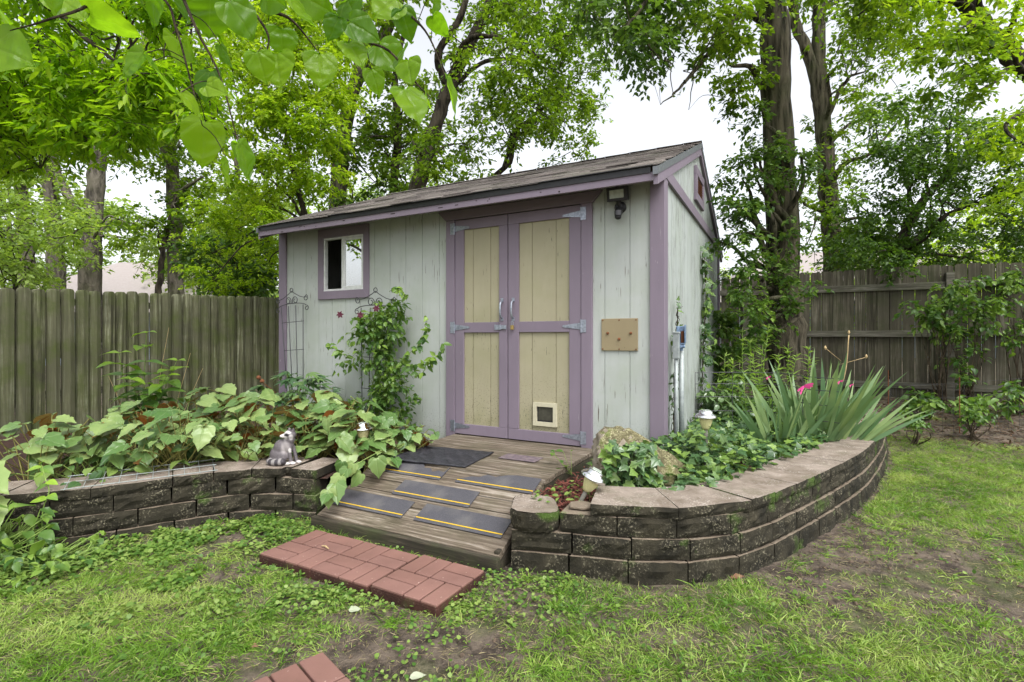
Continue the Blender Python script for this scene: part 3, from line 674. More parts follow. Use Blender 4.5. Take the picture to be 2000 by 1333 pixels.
strip('torn black grip strip with a yellow line at the ramp top, under the rubber mat', -2.60, -1.985, 2.722, .020, [(.02, .55), (.10, .62), (.16, .45), (.22, .70), (.30, .66), (.36, 1.0), (.6, 1.0), (.9, 1.0)])
strip('torn black grip strip with a yellow line at the ramp top, beside the red mulch', -1.865, -1.315, 2.728, .020, [(.3, 1.0), (.42, .92), (.55, .70), (.66, .78), (.74, .55), (.85, .5), (.97, .25)])
th = thing('grip_strip', 'worn purplish remnant of a strip on the landing, right of the mat', 'grip strip', W(-1.82, 3.21, .33), TH, 'grip strips stuck on the ramp boards')
b = MB(); b.box(0, .29, 0, .15, .0035, .006); b.build('strip_mat', M['worn'], th, True)
th = thing('door_mat', 'black rubber mat lying on the landing in front of the left door', 'door mat', W(-2.2, 3.06, .33), TH + math.radians(6))
b = MB(); pts = [(-.31, -.22), (.30, -.22), (.30, .24), (-.31, .25)]
gx, gy = np.meshgrid(np.linspace(-.31, .30, 26), np.linspace(-.23, .24, 20)); gz = .012 + .006 * np.sin(gx * 60 + gy * 40) * (np.abs(gx) < .27) * (np.abs(gy) < .2) + (fbm(gx, gy, 12, 3) - .5) * .01
V = np.concatenate([np.stack([gx, gy, gz], -1).reshape(-1, 3), np.stack([gx, gy, gz * 0 + .0035], -1).reshape(-1, 3)]); n = 26; I = (np.arange(19)[:, None] * n + np.arange(25)).ravel(); o_ = 520
F = [np.stack([I, I + 1, I + n + 1, I + n], 1), np.stack([I, I + n, I + n + 1, I + 1], 1) + o_]
bd = list(range(26)) + [26 * (k + 1) + 25 for k in range(19)] + [19 * 26 + 24 - k for k in range(25)] + [26 * (18 - k) for k in range(18)]
F.append(np.array([(bd[i], bd[i] + o_, bd[(i + 1) % len(bd)] + o_, bd[(i + 1) % len(bd)]) for i in range(len(bd))]))
mesh_np('mat_sheet', [(V, np.concatenate(F))], M['mat'], th, True)

# ================================================================ brick patterned stepping pavers
def paver(label, x, y, ang, z, flip=0, group='brick patterned pavers at the ramp foot'):
    th = thing('stepping_paver', label, 'paver', (x, y, float(H(x, y)) - .01), math.radians(ang), group)
    S = .386; q = S / 2; b = MB(); b.box(-q + .001, q - .001, -q + .001, q - .001, -.02, z - .009, 1); b.box(-q, q, -q, q, -.015, z - .016, 1)
    for i in (0, 1):
        for j in (0, 1):
            cx, cy = (i - .5) * q, (j - .5) * q; h = q / 2
            for k in (0, 1):
                if (i + j + flip) % 2 == 0: b.box(cx - h + .0045, cx + h - .0045, cy - h + k * h + .0045, cy - h + (k + 1) * h - .0045, z - .0165, z + random.uniform(-.001, .001))
                else: b.box(cx - h + k * h + .0045, cx - h + (k + 1) * h - .0045, cy - h + .0045, cy + h - .0045, z - .0165, z + random.uniform(-.001, .001))
    b.build('paver_body', [M['paver'], M['paver_side']], th, True, bevel=.003)
paver('red brick-patterned paver nearest the right wall, in front of the ramp', -.394, 2.445, -29.5, .062)
paver('red brick-patterned paver between two others in front of the ramp', -.753, 2.645, -28.5, .058)
paver('red brick-patterned paver farthest left in front of the ramp, a twig on it', -1.093, 2.822, -27.5, .058)
paver('red brick-patterned paver at the bottom of the photo, turned corner-on', -.705, 1.622, -46.5, .052, 1)

# ================================================================ fences
def picket_top(x, w, z, r): return [(x + r, z), (x + w - r, z)]
fA = thing('wooden_fence', 'mossy dog-eared picket fence along the left side behind the leafy bed', 'fence', W(LEFTF, -2.0), math.radians(62))
b = MB(); x = 0.0; i = 0; FL = 11.5
while x < FL:
    w_ = .138 + random.uniform(-.003, .003); zb_ = -.05 + .18 * max(0, x - 3.6) / 7.9; zt = 1.79 + .19 * max(0, (x - 4.5)) / 5.0 + random.uniform(-.012, .012)
    gap = random.choice([.004, .006, .010]) + (.012 if i in (41, 50, 59) else 0); yo = random.uniform(-.010, .010); rz = random.uniform(-.10, .10); lean = random.uniform(-.004, .004)
    Mx = Matrix.Translation((x + w_ / 2, -.03 + yo, 0)) @ Matrix.Rotation(rz, 4, 'Z') @ Matrix.Rotation(lean, 4, 'Y'); h = w_ / 2; e = .026
    cup = random.uniform(.014, .022)
    prof = [(-h, .036), (-h * .80, .0), (0, -cup), (h * .80, .0), (h, .036)]
    vs = []
    for (z, k) in ((zb_, 1), (zt - .045, 1), (zt - .022, .90), (zt - .006, .72), (zt, .55)):
        vs += [(px * k, py - .008, z) for px, py in prof] + [(px * k, .045, z) for px, _ in prof[::-1]]
    vs = [tuple(Mx @ Vector(v)) for v in vs]
    fs = [(r * 10 + j, r * 10 + (j + 1) % 10, (r + 1) * 10 + (j + 1) % 10, (r + 1) * 10 + j) for r in range(4) for j in range(10)] + [tuple(range(40, 50)), tuple(range(10))[::-1]]
    b.add(vs, fs); x += w_ + gap; i += 1
b.build('picket_boards', M['fence'], fA, True)
for z in (.45, 1.05, 1.62):
    b = MB(); b.box(0, FL, .03, .068, z, z + .088); b.build('rail', M['rail'], fA, True)
for k in range(5):
    b = MB(); b.box(.6 + k * 2.4 - .045, .6 + k * 2.4 + .045, .07, .16, -.1, 1.75); b.build('post', M['rail'], fA, True)
fB = thing('wooden_fence', 'grey board fence with rails and posts showing, across the back right', 'fence', W(LEFTF, 9.25), TH)
b = MB(); x = 0.0; FLB = 15.5; i = 0
while x < FLB:
    w_ = .138 + random.uniform(-.006, .004); zt = 2.19 + random.uniform(-.012, .012) - .04 * math.sin(x * .5); gap = random.choice([.003, .005, .008, .012, .014])
    yo = random.uniform(-.004, .006); rz = random.uniform(-.05, .05); Mx = Matrix.Translation((x + w_ / 2, .03 + yo, 0)) @ Matrix.Rotation(rz, 4, 'Z'); h = w_ / 2
    nt_ = [(-h, .12), (h, .12), (h, zt - .02), (h * .7, zt), (-h * .7, zt), (-h, zt - .02)]
    b.prism(nt_, 'y', -.009, .009, 0, Mx); x += w_ + gap; i += 1
b.build('picket_boards', M['fence_back'], fB, True)
for z in (1.90, 1.215, .46):
    for k in range(6):
        x0 = (2.055 - LEFTF) % 2.61 + (k - 1) * 2.61; b = MB(); b.box(max(0, x0 + .048), min(FLB, x0 + 2.61 - .048), -.022, .016, z + random.uniform(-.012, .012), z + .09); b.build('rail', M['rail'], fB, True, bevel=.003)
for k in range(6):
    x0 = (2.055 - LEFTF) % 2.61 + k * 2.61
    if x0 < FLB: b = MB(); b.box(x0 - .046, x0 + .046, -.045, .017, .1, 2.12); b.build('post', M['rail'], fB, True, bevel=.003)
# ================================================================ plant tools
def fan(outline, cup=.25, arch=.25, ruf=0.):
    """leaf from a half outline (x,y) list, or two for a lopsided leaf: midrib, half-way row and margin on both sides (x across, y along, z up)"""
    hl, hr = outline if isinstance(outline, tuple) else (outline, outline)
    n = len(hl); V = []; F = []
    def z(x, y, i): return cup * abs(x) ** 1.3 - arch * max(0, y) ** 2 + (ruf * (1 if i % 2 else -1) * (abs(x) > .3) if ruf else 0)
    for h, s_, f in ((hl, -1, 1), (hl, -1, .55), (hl, 0, 0), (hr, 1, .55), (hr, 1, 1)):
        V += [(s_ * x * f, (max(0, y) if f == 0 else y * f + max(0, y) * (1 - f)), z(x * f, y, i if f == 1 else 0)) for i, (x, y) in enumerate(h)]
    for c in range(4):
        for i in range(n - 1): a = c * n + i; F += [(a, a + n, a + n + 1), (a, a + n + 1, a + 1)]
    return np.array(V, float), np.array(F)
HEART = fan([(.02, 0), (.10, -.07), (.22, -.11), (.35, -.09), (.46, 0), (.52, .13), (.53, .27), (.50, .42), (.43, .56), (.33, .69), (.22, .80), (.12, .885), (.05, .94), (.005, 1.0)], .16, .16)
BEG = fan(([(.02, 0), (.13, -.12), (.26, -.16), (.42, -.12), (.52, -.01), (.55, .12), (.545, .24), (.60, .36), (.47, .46), (.43, .58), (.41, .70), (.27, .79), (.18, .90), (.08, 1.0), (.005, 1.12)],
           [(.02, 0), (.10, -.08), (.20, -.10), (.32, -.06), (.40, .02), (.44, .13), (.445, .25), (.49, .37), (.39, .47), (.35, .58), (.32, .70), (.21, .79), (.14, .90), (.06, 1.0), (.005, 1.12)]), .13, .17, .010)
OVATE = fan([(.02, 0), (.18, .10), (.29, .28), (.30, .46), (.22, .68), (.10, .87), (.004, 1.0)], .35, .30)
LANCE = fan([(.01, 0), (.11, .18), (.15, .40), (.12, .65), (.05, .86), (.003, 1.0)], .3, .25)
IVY = fan([(.02, .05), (.20, -.12), (.36, .02), (.30, .18), (.50, .42), (.28, .48), (.16, .72), (.004, 1.0)], .12, .15)
DIA = (np.array([(0, 0, 0), (-.30, .5, .07), (0, 1, -.10), (.30, .5, .07), (0, .5, -.02)], float), np.array([(0, 4, 1), (0, 3, 4), (1, 4, 2), (4, 3, 2)]))
DIA2 = (np.array([(0, 0, 0), (-.27, .45, .06), (0, 1, -.12), (.27, .45, .06)], float), np.array([(0, 2, 1), (0, 3, 2)]))
RND = (np.array([(0, 0, 0), (-.5, .2, .05), (-.42, .75, .04), (0, 1, 0), (.42, .75, .04), (.5, .2, .05)], float), np.array([(0, 3, 2), (0, 2, 1), (0, 4, 3), (0, 5, 4)]))
def unit(a): return a / np.maximum(np.linalg.norm(a, axis=-1, keepdims=True), 1e-9)
def scatter(tp, P, D, Nn, S, v=None, lc=False, m=0, wob=0.):
    """one leaf per row: base point P, direction D along the leaf, normal hint Nn, length S"""
    tv, tf = tp; P = np.asarray(P, float); N_ = len(P); D = unit(np.asarray(D, float)); X = unit(np.cross(D, Nn)); Zz = np.cross(X, D)
    S = np.broadcast_to(np.asarray(S, float), (N_,)); T = np.broadcast_to(tv, (N_,) + tv.shape).copy()
    if wob: T[..., 2] += RNG.normal(0, wob, T.shape[:2]); T[..., 0] *= RNG.uniform(.8, 1.15, (N_, 1))
    V = P[:, None] + S[:, None, None] * (T[..., :1] * X[:, None] + T[..., 1:2] * D[:, None] + T[..., 2:] * Zz[:, None])
    F = tf[None] + (np.arange(N_) * len(tv))[:, None, None]
    A = {'v': np.repeat(RNG.random(N_) if v is None else v, len(tv))}
    if lc: A['lc'] = np.broadcast_to(tv, (N_,) + tv.shape).reshape(-1, 3)
    return (V.reshape(-1, 3), F.reshape(-1, tf.shape[1]), A, m)
def straps(P, D, L, Wd, bend, seg=3, v=None, m=0, tip=1.0, side=None, kink=None):
    """bending blades; D start direction, bend = sag at the tip as a part of the length"""
    P = np.asarray(P, float); n = len(P); D = unit(np.asarray(D, float)); L = np.broadcast_to(L, (n,)); Wd = np.broadcast_to(Wd, (n,)); bend = np.broadcast_to(bend, (n,))
    s = np.linspace(0, 1, seg + 1); hor = D.copy(); hor[:, 2] = 0; hor = unit(hor + 1e-6)
    C = P[:, None] + D[:, None] * (s[None, :, None] * L[:, None, None]); dn = (s ** 2)[None] * (bend * L)[:, None]
    C[..., 2] -= dn; C += hor[:, None] * (dn * .45)[..., None]
    sd = unit(np.cross(D, side if side is not None else RNG.normal(0, 1, (n, 3)) + np.array([0, 0, .01])))
    w = (np.minimum(1, .55 + s * 2) * (1 - s ** 2.2 * tip))[None] * Wd[:, None] * .5
    V = np.stack([C - sd[:, None] * w[..., None], C + sd[:, None] * w[..., None]], 2).reshape(-1, 3)
    k = (seg + 1) * 2; q = np.array([(2 * i, 2 * i + 1, 2 * i + 3, 2 * i + 2) for i in range(seg)])
    F = (q[None] + (np.arange(n) * k)[:, None, None]).reshape(-1, 4)
    return (V, F, {'v': np.repeat(RNG.random(n) if v is None else v, k)}, m)
def rdir(n, up=0., flat=1.):
    d = RNG.normal(0, 1, (n, 3)); d[:, 2] = d[:, 2] * flat + up; return unit(d)

def sprays(cl, per, leaf, tw=9, droop=.35, tpl=DIA2, spread=1., m=0, flat=.45, sj=.25, outw=None):
    """leafy twigs round every cluster (x,y,z,r): leaves sit on both sides of twigs that leave the cluster's heart"""
    cl = np.asarray(cl, float); k = len(cl); nt = k * tw
    td = rdir(nt, .05, flat); C = np.repeat(cl[:, :3], tw, 0); Rr = np.repeat(cl[:, 3], tw) * RNG.uniform(.6, 1.25, nt)
    if outw is not None: td = unit(td + np.repeat(unit(cl[:, :3] - np.asarray(outw)), tw, 0) * .6)
    off = rdir(nt, 0, .7) * (np.repeat(cl[:, 3], tw) * RNG.random(nt) ** .5 * .55)[:, None]
    n = nt * per; ti = np.repeat(np.arange(nt), per); s = RNG.random(n) ** .8
    P = C[ti] + off[ti] + td[ti] * (Rr[ti] * s)[:, None]; P[:, 2] -= droop * Rr[ti] * s ** 2; P += RNG.normal(0, .03 * leaf / .1, (n, 3))
    sdv = unit(np.cross(td[ti], np.array([0, 0, 1.0]))) * RNG.choice([-1, 1], n)[:, None]
    D = td[ti] * .6 + sdv * spread * .8 + RNG.normal(0, .3, (n, 3)); D[:, 2] -= .25 + droop * .5
    Nn = RNG.normal(0, .38, (n, 3)) + np.array([0, 0, 1.0])
    part = scatter(tpl, P, D, Nn, leaf * RNG.uniform(1 - sj, 1 + sj * 1.4, n), np.clip(RNG.random(n) * .7 + np.repeat(RNG.random(k), tw * per) * .45 - .1, 0, 1), m=m)
    ends = C + off + td * Rr[:, None]; ends[:, 2] -= droop * Rr
    return part, (C + off * .3, C + off + td * (Rr * .5)[:, None] - np.array([0, 0, .25]) * (droop * Rr)[:, None], ends)
def twigs(mb, tw, every, r):
    a, b, c = tw
    for i in range(0, len(a), every): mb.tube([a[i], b[i], c[i]], [r, r * .7, r * .3], 4, 0, False)
def region(u0, v0, u1, v1, Y0, Y1, k, rc, keep=None):
    """k cluster centres spread through a box of space that is given by two image corners and two distances"""
    out = []; tries = 0
    while len(out) < k and tries < k * 30:
        tries += 1; u = random.uniform(u0, u1); v = random.uniform(v0, v1); Yy = random.uniform(Y0, Y1)
        e = ((u - (u0 + u1) / 2) / ((u1 - u0) / 2)) ** 2 + ((v - (v0 + v1) / 2) / ((v1 - v0) / 2)) ** 2
        if e > 1.15: continue
        if keep and not keep(u, v): continue
        out.append(at(u, v, Yy) + (rc * random.uniform(.7, 1.3),))
    return out
def tree(name, label, base, stems, groups, bk='bark', limbs=6, group=None, cat='tree', tw_every=3, tw_r=.008):
    """stems: list of (path, radii); groups: list of (clusters, leaves per twig, leaf length, twigs per cluster, material, droop)"""
    th = thing(name, label, cat, base, 0, group); mb = MB(); tb = MB(); nodes = []
    for si, (path, rad) in enumerate(stems):
        path = [np.array(p, float) for p in path]
        if si:
            j = int(np.linalg.norm(np.array([p for p, _ in allp]) - path[0], axis=1).argmin()); path[0] = np.array(allp[j][0])
        else: allp = []
        c = catmull(path, 6); r = np.interp(np.linspace(0, 1, len(c)), np.linspace(0, 1, len(rad)), rad)
        c[1:-1, :2] += RNG.normal(0, .012, (len(c) - 2, 2)); r = r * RNG.uniform(.95, 1.06, len(r)); mb.tube(c, list(r), 14)
        allp += [(tuple(p), q) for p, q in zip(c, r)]; nodes += [(tuple(p), q) for p, q in zip(c[len(c) // 3:], r[len(c) // 3:])]
    NP = np.array([p for p, _ in nodes]) if nodes else None
    parts, mats = [], []; allc = [c for g in groups for c in g[0]]
    for c in random.sample(allc, min(limbs, len(allc))):
        d = np.linalg.norm(NP - np.array(c[:3]) + np.array([0, 0, .8]), axis=1); j = int(d.argmin()); p0, r0 = nodes[j]; p0 = np.array(p0); p1 = np.array(c[:3])
        mid_ = (p0 + p1) / 2 + np.array([random.gauss(0, .1), random.gauss(0, .1), .12 * np.linalg.norm(p1 - p0)])
        q = p0 * .45 + mid_ * .55; q[2] -= .03; r1 = min(r0 * .35, .05)
        cc = catmull([p0, (p0 + mid_) / 2 + RNG.normal(0, .05, 3), mid_ + RNG.normal(0, .05, 3), (mid_ + p1) / 2 + RNG.normal(0, .06, 3), p1], 4)
        mb.tube(cc, list(np.linspace(r1, .008, len(cc))), 6, 0, False)
    for gi, g in enumerate(groups):
        cl, per, lf, tw, mt, dr = g[:6]
        if not cl: continue
        pt, tws = sprays(cl, per, lf, tw, dr, g[6] if len(g) > 6 else DIA2, m=len(mats)); parts.append(pt); mats.append(M[mt]); twigs(tb, tws, tw_every, tw_r)
    mb.build('trunk', M[bk], th, smooth=True)
    if parts:
        if tb.v: parts.append((np.array(tb.v), np.array(tb.f), {}, len(mats))); mats.append(M[bk])
        mesh_np('crown', parts, mats, th)
    return th

# ================================================================ trees behind the yard
def pth(*uvY): return [at(*p) for p in uvY]
def base_of(p): return (p[0], p[1], float(H(p[0], p[1])))
# centre, behind the shed
Yc = 13
tree('shade_tree', 'tall grey-barked tree leaning right behind the left half of the shed roof', at(655, 690, Yc), [
    (pth((652, 690, Yc), (658, 420, Yc), (668, 300, Yc), (688, 180, Yc), (722, 112, Yc), (765, 40, Yc), (800, -60, Yc)), [.26, .22, .19, .17, .16, .13, .10]),
    (pth((690, 175, Yc), (700, 90, Yc + .5), (690, -40, Yc + 1)), [.10, .08, .05])],
    [(region(470, -220, 830, 130, 11, 15, 36, .8), 15, .15, 10, 'lf_mid', .4), (region(590, 60, 800, 330, 12, 15, 18, .65), 13, .14, 10, 'lf_mid', .4),
     (region(600, 250, 860, 420, 12, 14, 16, .55), 12, .13, 10, 'lf_dark', .4)], limbs=16)
Yb = 12
tree('shade_tree', 'dark forked tree with spreading limbs rising behind the middle of the shed roof', at(830, 690, Yb), [
    (pth((835, 690, Yb), (812, 430, Yb), (822, 340, Yb), (850, 250, Yb), (884, 155, Yb), (930, 62, Yb), (968, -20, Yb), (1010, -140, Yb)), [.24, .21, .18, .16, .15, .12, .10, .06]),
    (pth((852, 245, Yb), (870, 170, Yb), (856, 110, Yb - .3), (900, 30, Yb - .5), (925, -80, Yb - .5)), [.11, .10, .09, .07, .05]),
    (pth((884, 150, Yb), (905, 85, Yb - .6), (960, 72, Yb - 1), (1030, 100, Yb - 1.2), (1085, 130, Yb - 1.2)), [.07, .06, .05, .035, .015]),
    (pth((870, 190, Yb), (940, 125, Yb + .5), (1010, 118, Yb + .8), (1110, 150, Yb + 1)), [.06, .05, .04, .02]),
    (pth((940, 420, Yb), (985, 330, Yb), (1000, 265, Yb), (1070, 205, Yb - .4), (1100, 170, Yb - .4)), [.08, .06, .05, .035, .015]),
    (pth((985, 330, Yb), (1010, 240, Yb + .4), (990, 160, Yb + .4)), [.05, .04, .015])],
    [(region(780, -240, 1240, 60, 9.5, 14, 54, .72), 13, .12, 11, 'lf_mid', .35), (region(880, 10, 1200, 270, 9.5, 13.5, 70, .5), 13, .10, 11, 'lf_mid', .3),
     (region(1000, 160, 1170, 330, 10, 13, 20, .42), 12, .10, 10, 'lf_mid', .3), (region(820, 220, 1010, 380, 10, 13, 20, .45), 11, .10, 10, 'lf_mid', .3)], 'bark_dark', limbs=46, tw_r=.010)
tree('shade_tree', 'slim dark stem between the two larger trunks behind the shed roof', at(775, 690, 14), [
    (pth((772, 690, 14), (768, 400, 14), (778, 250, 14), (772, 150, 14), (800, 20, 14)), [.15, .12, .11, .08, .05])],
    [(region(720, 120, 880, 400, 13, 15.5, 24, .6), 14, .15, 10, 'lf_mid', .4)], 'bark_dark', limbs=8)
# bright feathery young tree left of the shed
tree('young_walnut_tree', 'bright yellow-green feathery young tree just left of the shed roof', at(600, 690, 8.6), [
    (pth((600, 690, 8.6), (604, 500, 8.6), (590, 400, 8.6), (560, 280, 8.6), (545, 170, 8.8)), [.07, .055, .045, .03, .015]), (pth((596, 430, 8.6), (560, 380, 8.3), (500, 330, 8.2)), [.03, .02, .01])],
    [(region(440, -20, 690, 250, 7.6, 9.6, 62, .36), 22, .075, 11, 'lf_bright', .45, DIA2), (region(440, 180, 650, 420, 7.6, 9.6, 48, .32), 20, .075, 10, 'lf_bright', .45, DIA2),
     (region(360, 360, 560, 560, 8.2, 10, 30, .33), 18, .07, 9, 'lf_bright', .4, DIA2)], 'bark_dark', limbs=20, tw_r=.005)
# left background trunks
Yl = 12.5
tree('shade_tree', 'straight grey tree beyond the left fence, forking above the pale roof', at(345, 700, Yl), [
    (pth((346, 700, Yl), (342, 520, Yl), (340, 400, Yl), (333, 320, Yl), (312, 262, Yl), (296, 200, Yl), (280, 60, Yl)), [.19, .165, .15, .14, .11, .09, .06]),
    (pth((338, 345, Yl), (336, 270, Yl + .2), (330, 130, Yl + .3)), [.10, .085, .05]), (pth((342, 420, Yl), (358, 372, Yl - .3), (398, 345, Yl - .6)), [.07, .05, .02])],
    [(region(220, 240, 420, 330, 11.5, 14, 22, .45), 11, .12, 9, 'lf_mid', .3), (region(330, 330, 440, 480, 11.5, 14, 16, .42), 11, .12, 9, 'lf_mid', .3), (region(180, 60, 460, 240, 12, 15, 22, .7), 12, .14, 9, 'lf_mid', .3)], limbs=18, bk='bark_far')
Yl = 11
tree('shade_tree', 'thick grey tree with a side limb leaning left, beyond the left fence', at(180, 720, Yl), [
    (pth((176, 720, Yl), (176, 540, Yl), (182, 440, Yl), (190, 330, Yl), (198, 270, Yl), (204, 120, Yl)), [.24, .20, .17, .16, .13, .09]),
    (pth((172, 490, Yl), (152, 420, Yl), (128, 372, Yl), (112, 340, Yl), (90, 230, Yl)), [.11, .10, .085, .07, .05])],
    [(region(0, 40, 330, 290, 10.5, 13.5, 34, .65), 12, .13, 9, 'lf_mid', .3), (region(150, 400, 300, 500, 10, 12, 14, .35), 11, .10, 9, 'lf_mid', .3)], limbs=14, bk='bark_far')
tree('shade_tree', 'dark middle trunk behind the thick grey tree, far left', at(108, 700, 15), [(pth((110, 700, 15), (108, 500, 15), (104, 420, 15), (95, 340, 15), (80, 160, 15)), [.24, .21, .19, .17, .1])],
    [(region(-60, 60, 240, 350, 14, 17, 26, .9), 12, .17, 9, 'lf_mid', .3)], 'bark_far', limbs=8)
tree('shade_tree', 'leftmost of the trunks beyond the left fence, half hidden in leaves', at(50, 700, 16), [(pth((55, 700, 16), (50, 470, 16), (44, 400, 16), (36, 330, 16), (20, 150, 16)), [.22, .19, .17, .15, .1])],
    [(region(-180, 60, 140, 370, 15, 18, 26, .9), 12, .17, 9, 'lf_mid', .3)], 'bark_far', limbs=8)
tree('sapling', 'thin dark leaning sapling beside the straight grey tree', at(306, 640, 12), [(pth((304, 640, 12), (312, 560, 12), (318, 490, 12), (330, 440, 12), (345, 380, 12)), [.075, .07, .06, .05, .03])],
    [(region(300, 380, 400, 450, 11.5, 12.5, 5, .3), 10, .1, 8, 'lf_mid', .3)], 'bark_dark', limbs=3)
tree('shade_tree', 'small distant trunk between the straight grey tree and the shed', at(470, 660, 17), [(pth((470, 660, 17), (470, 500, 17), (466, 400, 17), (460, 300, 17)), [.14, .13, .11, .06])],
    [(region(400, 340, 560, 470, 16, 18, 22, .7), 12, .16, 9, 'lf_far', .3)], limbs=8)
# leafy under-storey beyond the left fence
for lab, rg, mt, lf in (('pale low branches of a maple hanging over the left fence', (-140, 330, 170, 565, 7.5, 10, 66, .40), 'lf_far', .085),
                        ('glossy bush over the fence by the shed corner', (370, 460, 560, 580, 9.8, 11.5, 40, .36), 'lf_dark', .11),
                        ('light green bush beyond the fence between the two left roofs', (300, 440, 480, 560, 14, 17, 30, .6), 'lf_far', .14)):
    cl = region(*rg); c0 = np.mean([c[:3] for c in cl], 0)
    tree('shrub', lab, (c0[0], c0[1], 0), [([(c0[0], c0[1], 0), (c0[0] + .05, c0[1], c0[2] * .6), (c0[0], c0[1], c0[2])], [.06, .04, .02])], [(cl, 13, lf, 9, mt, .3)], 'bark_dark', limbs=14, cat='shrub')
# far wood
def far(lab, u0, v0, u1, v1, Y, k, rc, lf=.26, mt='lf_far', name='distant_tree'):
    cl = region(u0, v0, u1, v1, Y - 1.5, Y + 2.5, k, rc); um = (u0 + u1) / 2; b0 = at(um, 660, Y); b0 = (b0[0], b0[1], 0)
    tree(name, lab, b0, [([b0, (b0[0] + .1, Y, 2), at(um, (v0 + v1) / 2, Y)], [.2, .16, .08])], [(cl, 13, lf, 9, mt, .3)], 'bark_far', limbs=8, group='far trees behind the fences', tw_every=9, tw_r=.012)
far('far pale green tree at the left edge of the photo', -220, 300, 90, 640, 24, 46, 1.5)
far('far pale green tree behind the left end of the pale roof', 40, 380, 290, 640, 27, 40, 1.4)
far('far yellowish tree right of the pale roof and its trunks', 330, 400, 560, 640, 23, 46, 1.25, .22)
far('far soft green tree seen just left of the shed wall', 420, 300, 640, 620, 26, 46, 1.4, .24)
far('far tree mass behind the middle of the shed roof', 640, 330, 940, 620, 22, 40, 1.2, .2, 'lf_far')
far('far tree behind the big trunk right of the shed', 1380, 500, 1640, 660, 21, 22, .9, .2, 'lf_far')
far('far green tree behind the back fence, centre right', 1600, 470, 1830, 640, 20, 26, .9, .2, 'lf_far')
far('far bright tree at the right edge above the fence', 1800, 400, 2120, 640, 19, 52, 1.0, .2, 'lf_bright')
# the big trunk right of the shed
Yr = 6.4
big = tree('shade_tree', 'big straight furrowed tree trunk right of the shed, leafy shoots round it', at(1538, 800, Yr), [
    (pth((1545, 805, Yr), (1541, 740, Yr), (1537, 640, Yr), (1530, 520, Yr), (1522, 300, Yr), (1512, 100, Yr), (1508, -60, Yr), (1515, -260, Yr)), [.29, .24, .212, .19, .176, .17, .165, .15]),
    (pth((1511, 60, Yr), (1455, 25, Yr - .2), (1400, 85, Yr - .6), (1335, 165, Yr - 1.0), (1290, 205, Yr - 1.2)), [.05, .04, .03, .015, .004]),
    (pth((1395, 92, Yr - .6), (1360, 120, Yr - .5), (1345, 215, Yr - .6)), [.014, .01, .003]),
    (pth((1509, -60, Yr), (1420, -100, Yr - .6), (1300, -40, Yr - 1.2), (1220, 60, Yr - 1.4)), [.07, .05, .03, .01])],
    [(region(1130, -160, 1330, 110, 4.6, 6.6, 38, .30), 12, .072, 9, 'lf_dark', .5), (region(1180, -60, 1290, 150, 4.6, 5.6, 9, .22), 10, .07, 8, 'lf_dark', .6), (region(1290, -200, 1520, 80, 5, 6.8, 34, .30), 11, .072, 9, 'lf_mid', .45),
     (region(1360, 60, 1490, 190, 5.6, 6.6, 12, .22), 10, .066, 8, 'lf_mid', .5), (region(1385, 200, 1500, 250, 5.8, 6.4, 5, .16), 9, .065, 7, 'lf_dark', .4),
     (region(1400, 260, 1590, 470, 5.7, 6.2, 24, .20), 9, .066, 9, 'lf_vine', .35), (region(1390, 380, 1490, 560, 5.6, 6.3, 13, .19), 9, .066, 9, 'lf_vine', .35),
     (region(1430, 470, 1590, 610, 5.5, 6.1, 16, .17), 9, .062, 9, 'lf_vine', .35), (region(1440, 560, 1520, 690, 5.7, 6.1, 9, .16), 9, .06, 8, 'lf_vine', .4)], 'bark', limbs=40, tw_every=4, tw_r=.004)
shade_crown = [(random.gauss(3.2, 1.5), random.gauss(5.0, 1.5), random.uniform(6.6, 9.5), .6) for _ in range(60)]  # crown and limbs above the view, added to shade the shed's right end
pt, tws = sprays(shade_crown, 12, .10, 10, .3); mesh_np('crown', [pt], M['lf_mid'], big)
mb = MB(); tp = np.array(at(1515, -260, Yr))
for c in shade_crown[::4]: mb.tube(catmull([tp, (tp + np.array(c[:3])) / 2 + np.array([0, 0, .3]), c[:3]], 4), list(np.linspace(.06, .012, 9)), 6, 0, False)
mb.tube(catmull([tp, tp + np.array([0, 0, 1.5]), tp + np.array([.1, .1, 3.4])], 4), list(np.linspace(.16, .05, 9)), 10); mb.build('unseen_limbs', M['bark'], big, smooth=True)
Y2 = 11
tree('shade_tree', 'second tall trunk with a high fork, behind the back fence', at(1625, 720, Y2), [
    (pth((1632, 720, Y2), (1627, 540, Y2), (1621, 420, Y2), (1610, 270, Y2), (1600, 140, Y2), (1600, 20, Y2), (1606, -120, Y2)), [.22, .19, .18, .165, .145, .12, .09]),
    (pth((1604, 215, Y2), (1580, 110, Y2), (1552, 40, Y2), (1540, -80, Y2)), [.13, .11, .10, .07]),
    (pth((1616, 360, Y2), (1650, 320, Y2 - .4), (1700, 300, Y2 - .8), (1760, 230, Y2 - 1)), [.06, .05, .035, .012]), (pth((1605, 250, Y2), (1650, 160, Y2 - .3), (1690, 140, Y2 - .6)), [.05, .035, .012])],
    [(region(1540, -200, 1800, 60, 9.5, 12, 50, .5), 12, .11, 9, 'lf_mid', .35), (region(1630, 40, 1780, 190, 9.8, 12, 24, .35), 9, .10, 8, 'lf_mid', .35), (region(1560, 190, 1720, 320, 10, 12, 17, .35), 9, .10, 8, 'lf_mid', .35),
     (region(1560, 330, 1720, 520, 10, 12, 24, .35), 11, .09, 9, 'lf_mid', .35), (region(1620, 440, 1680, 520, 10, 10.8, 8, .3), 10, .10, 9, 'lf_dark', .35)], 'bark', limbs=36, tw_r=.008)
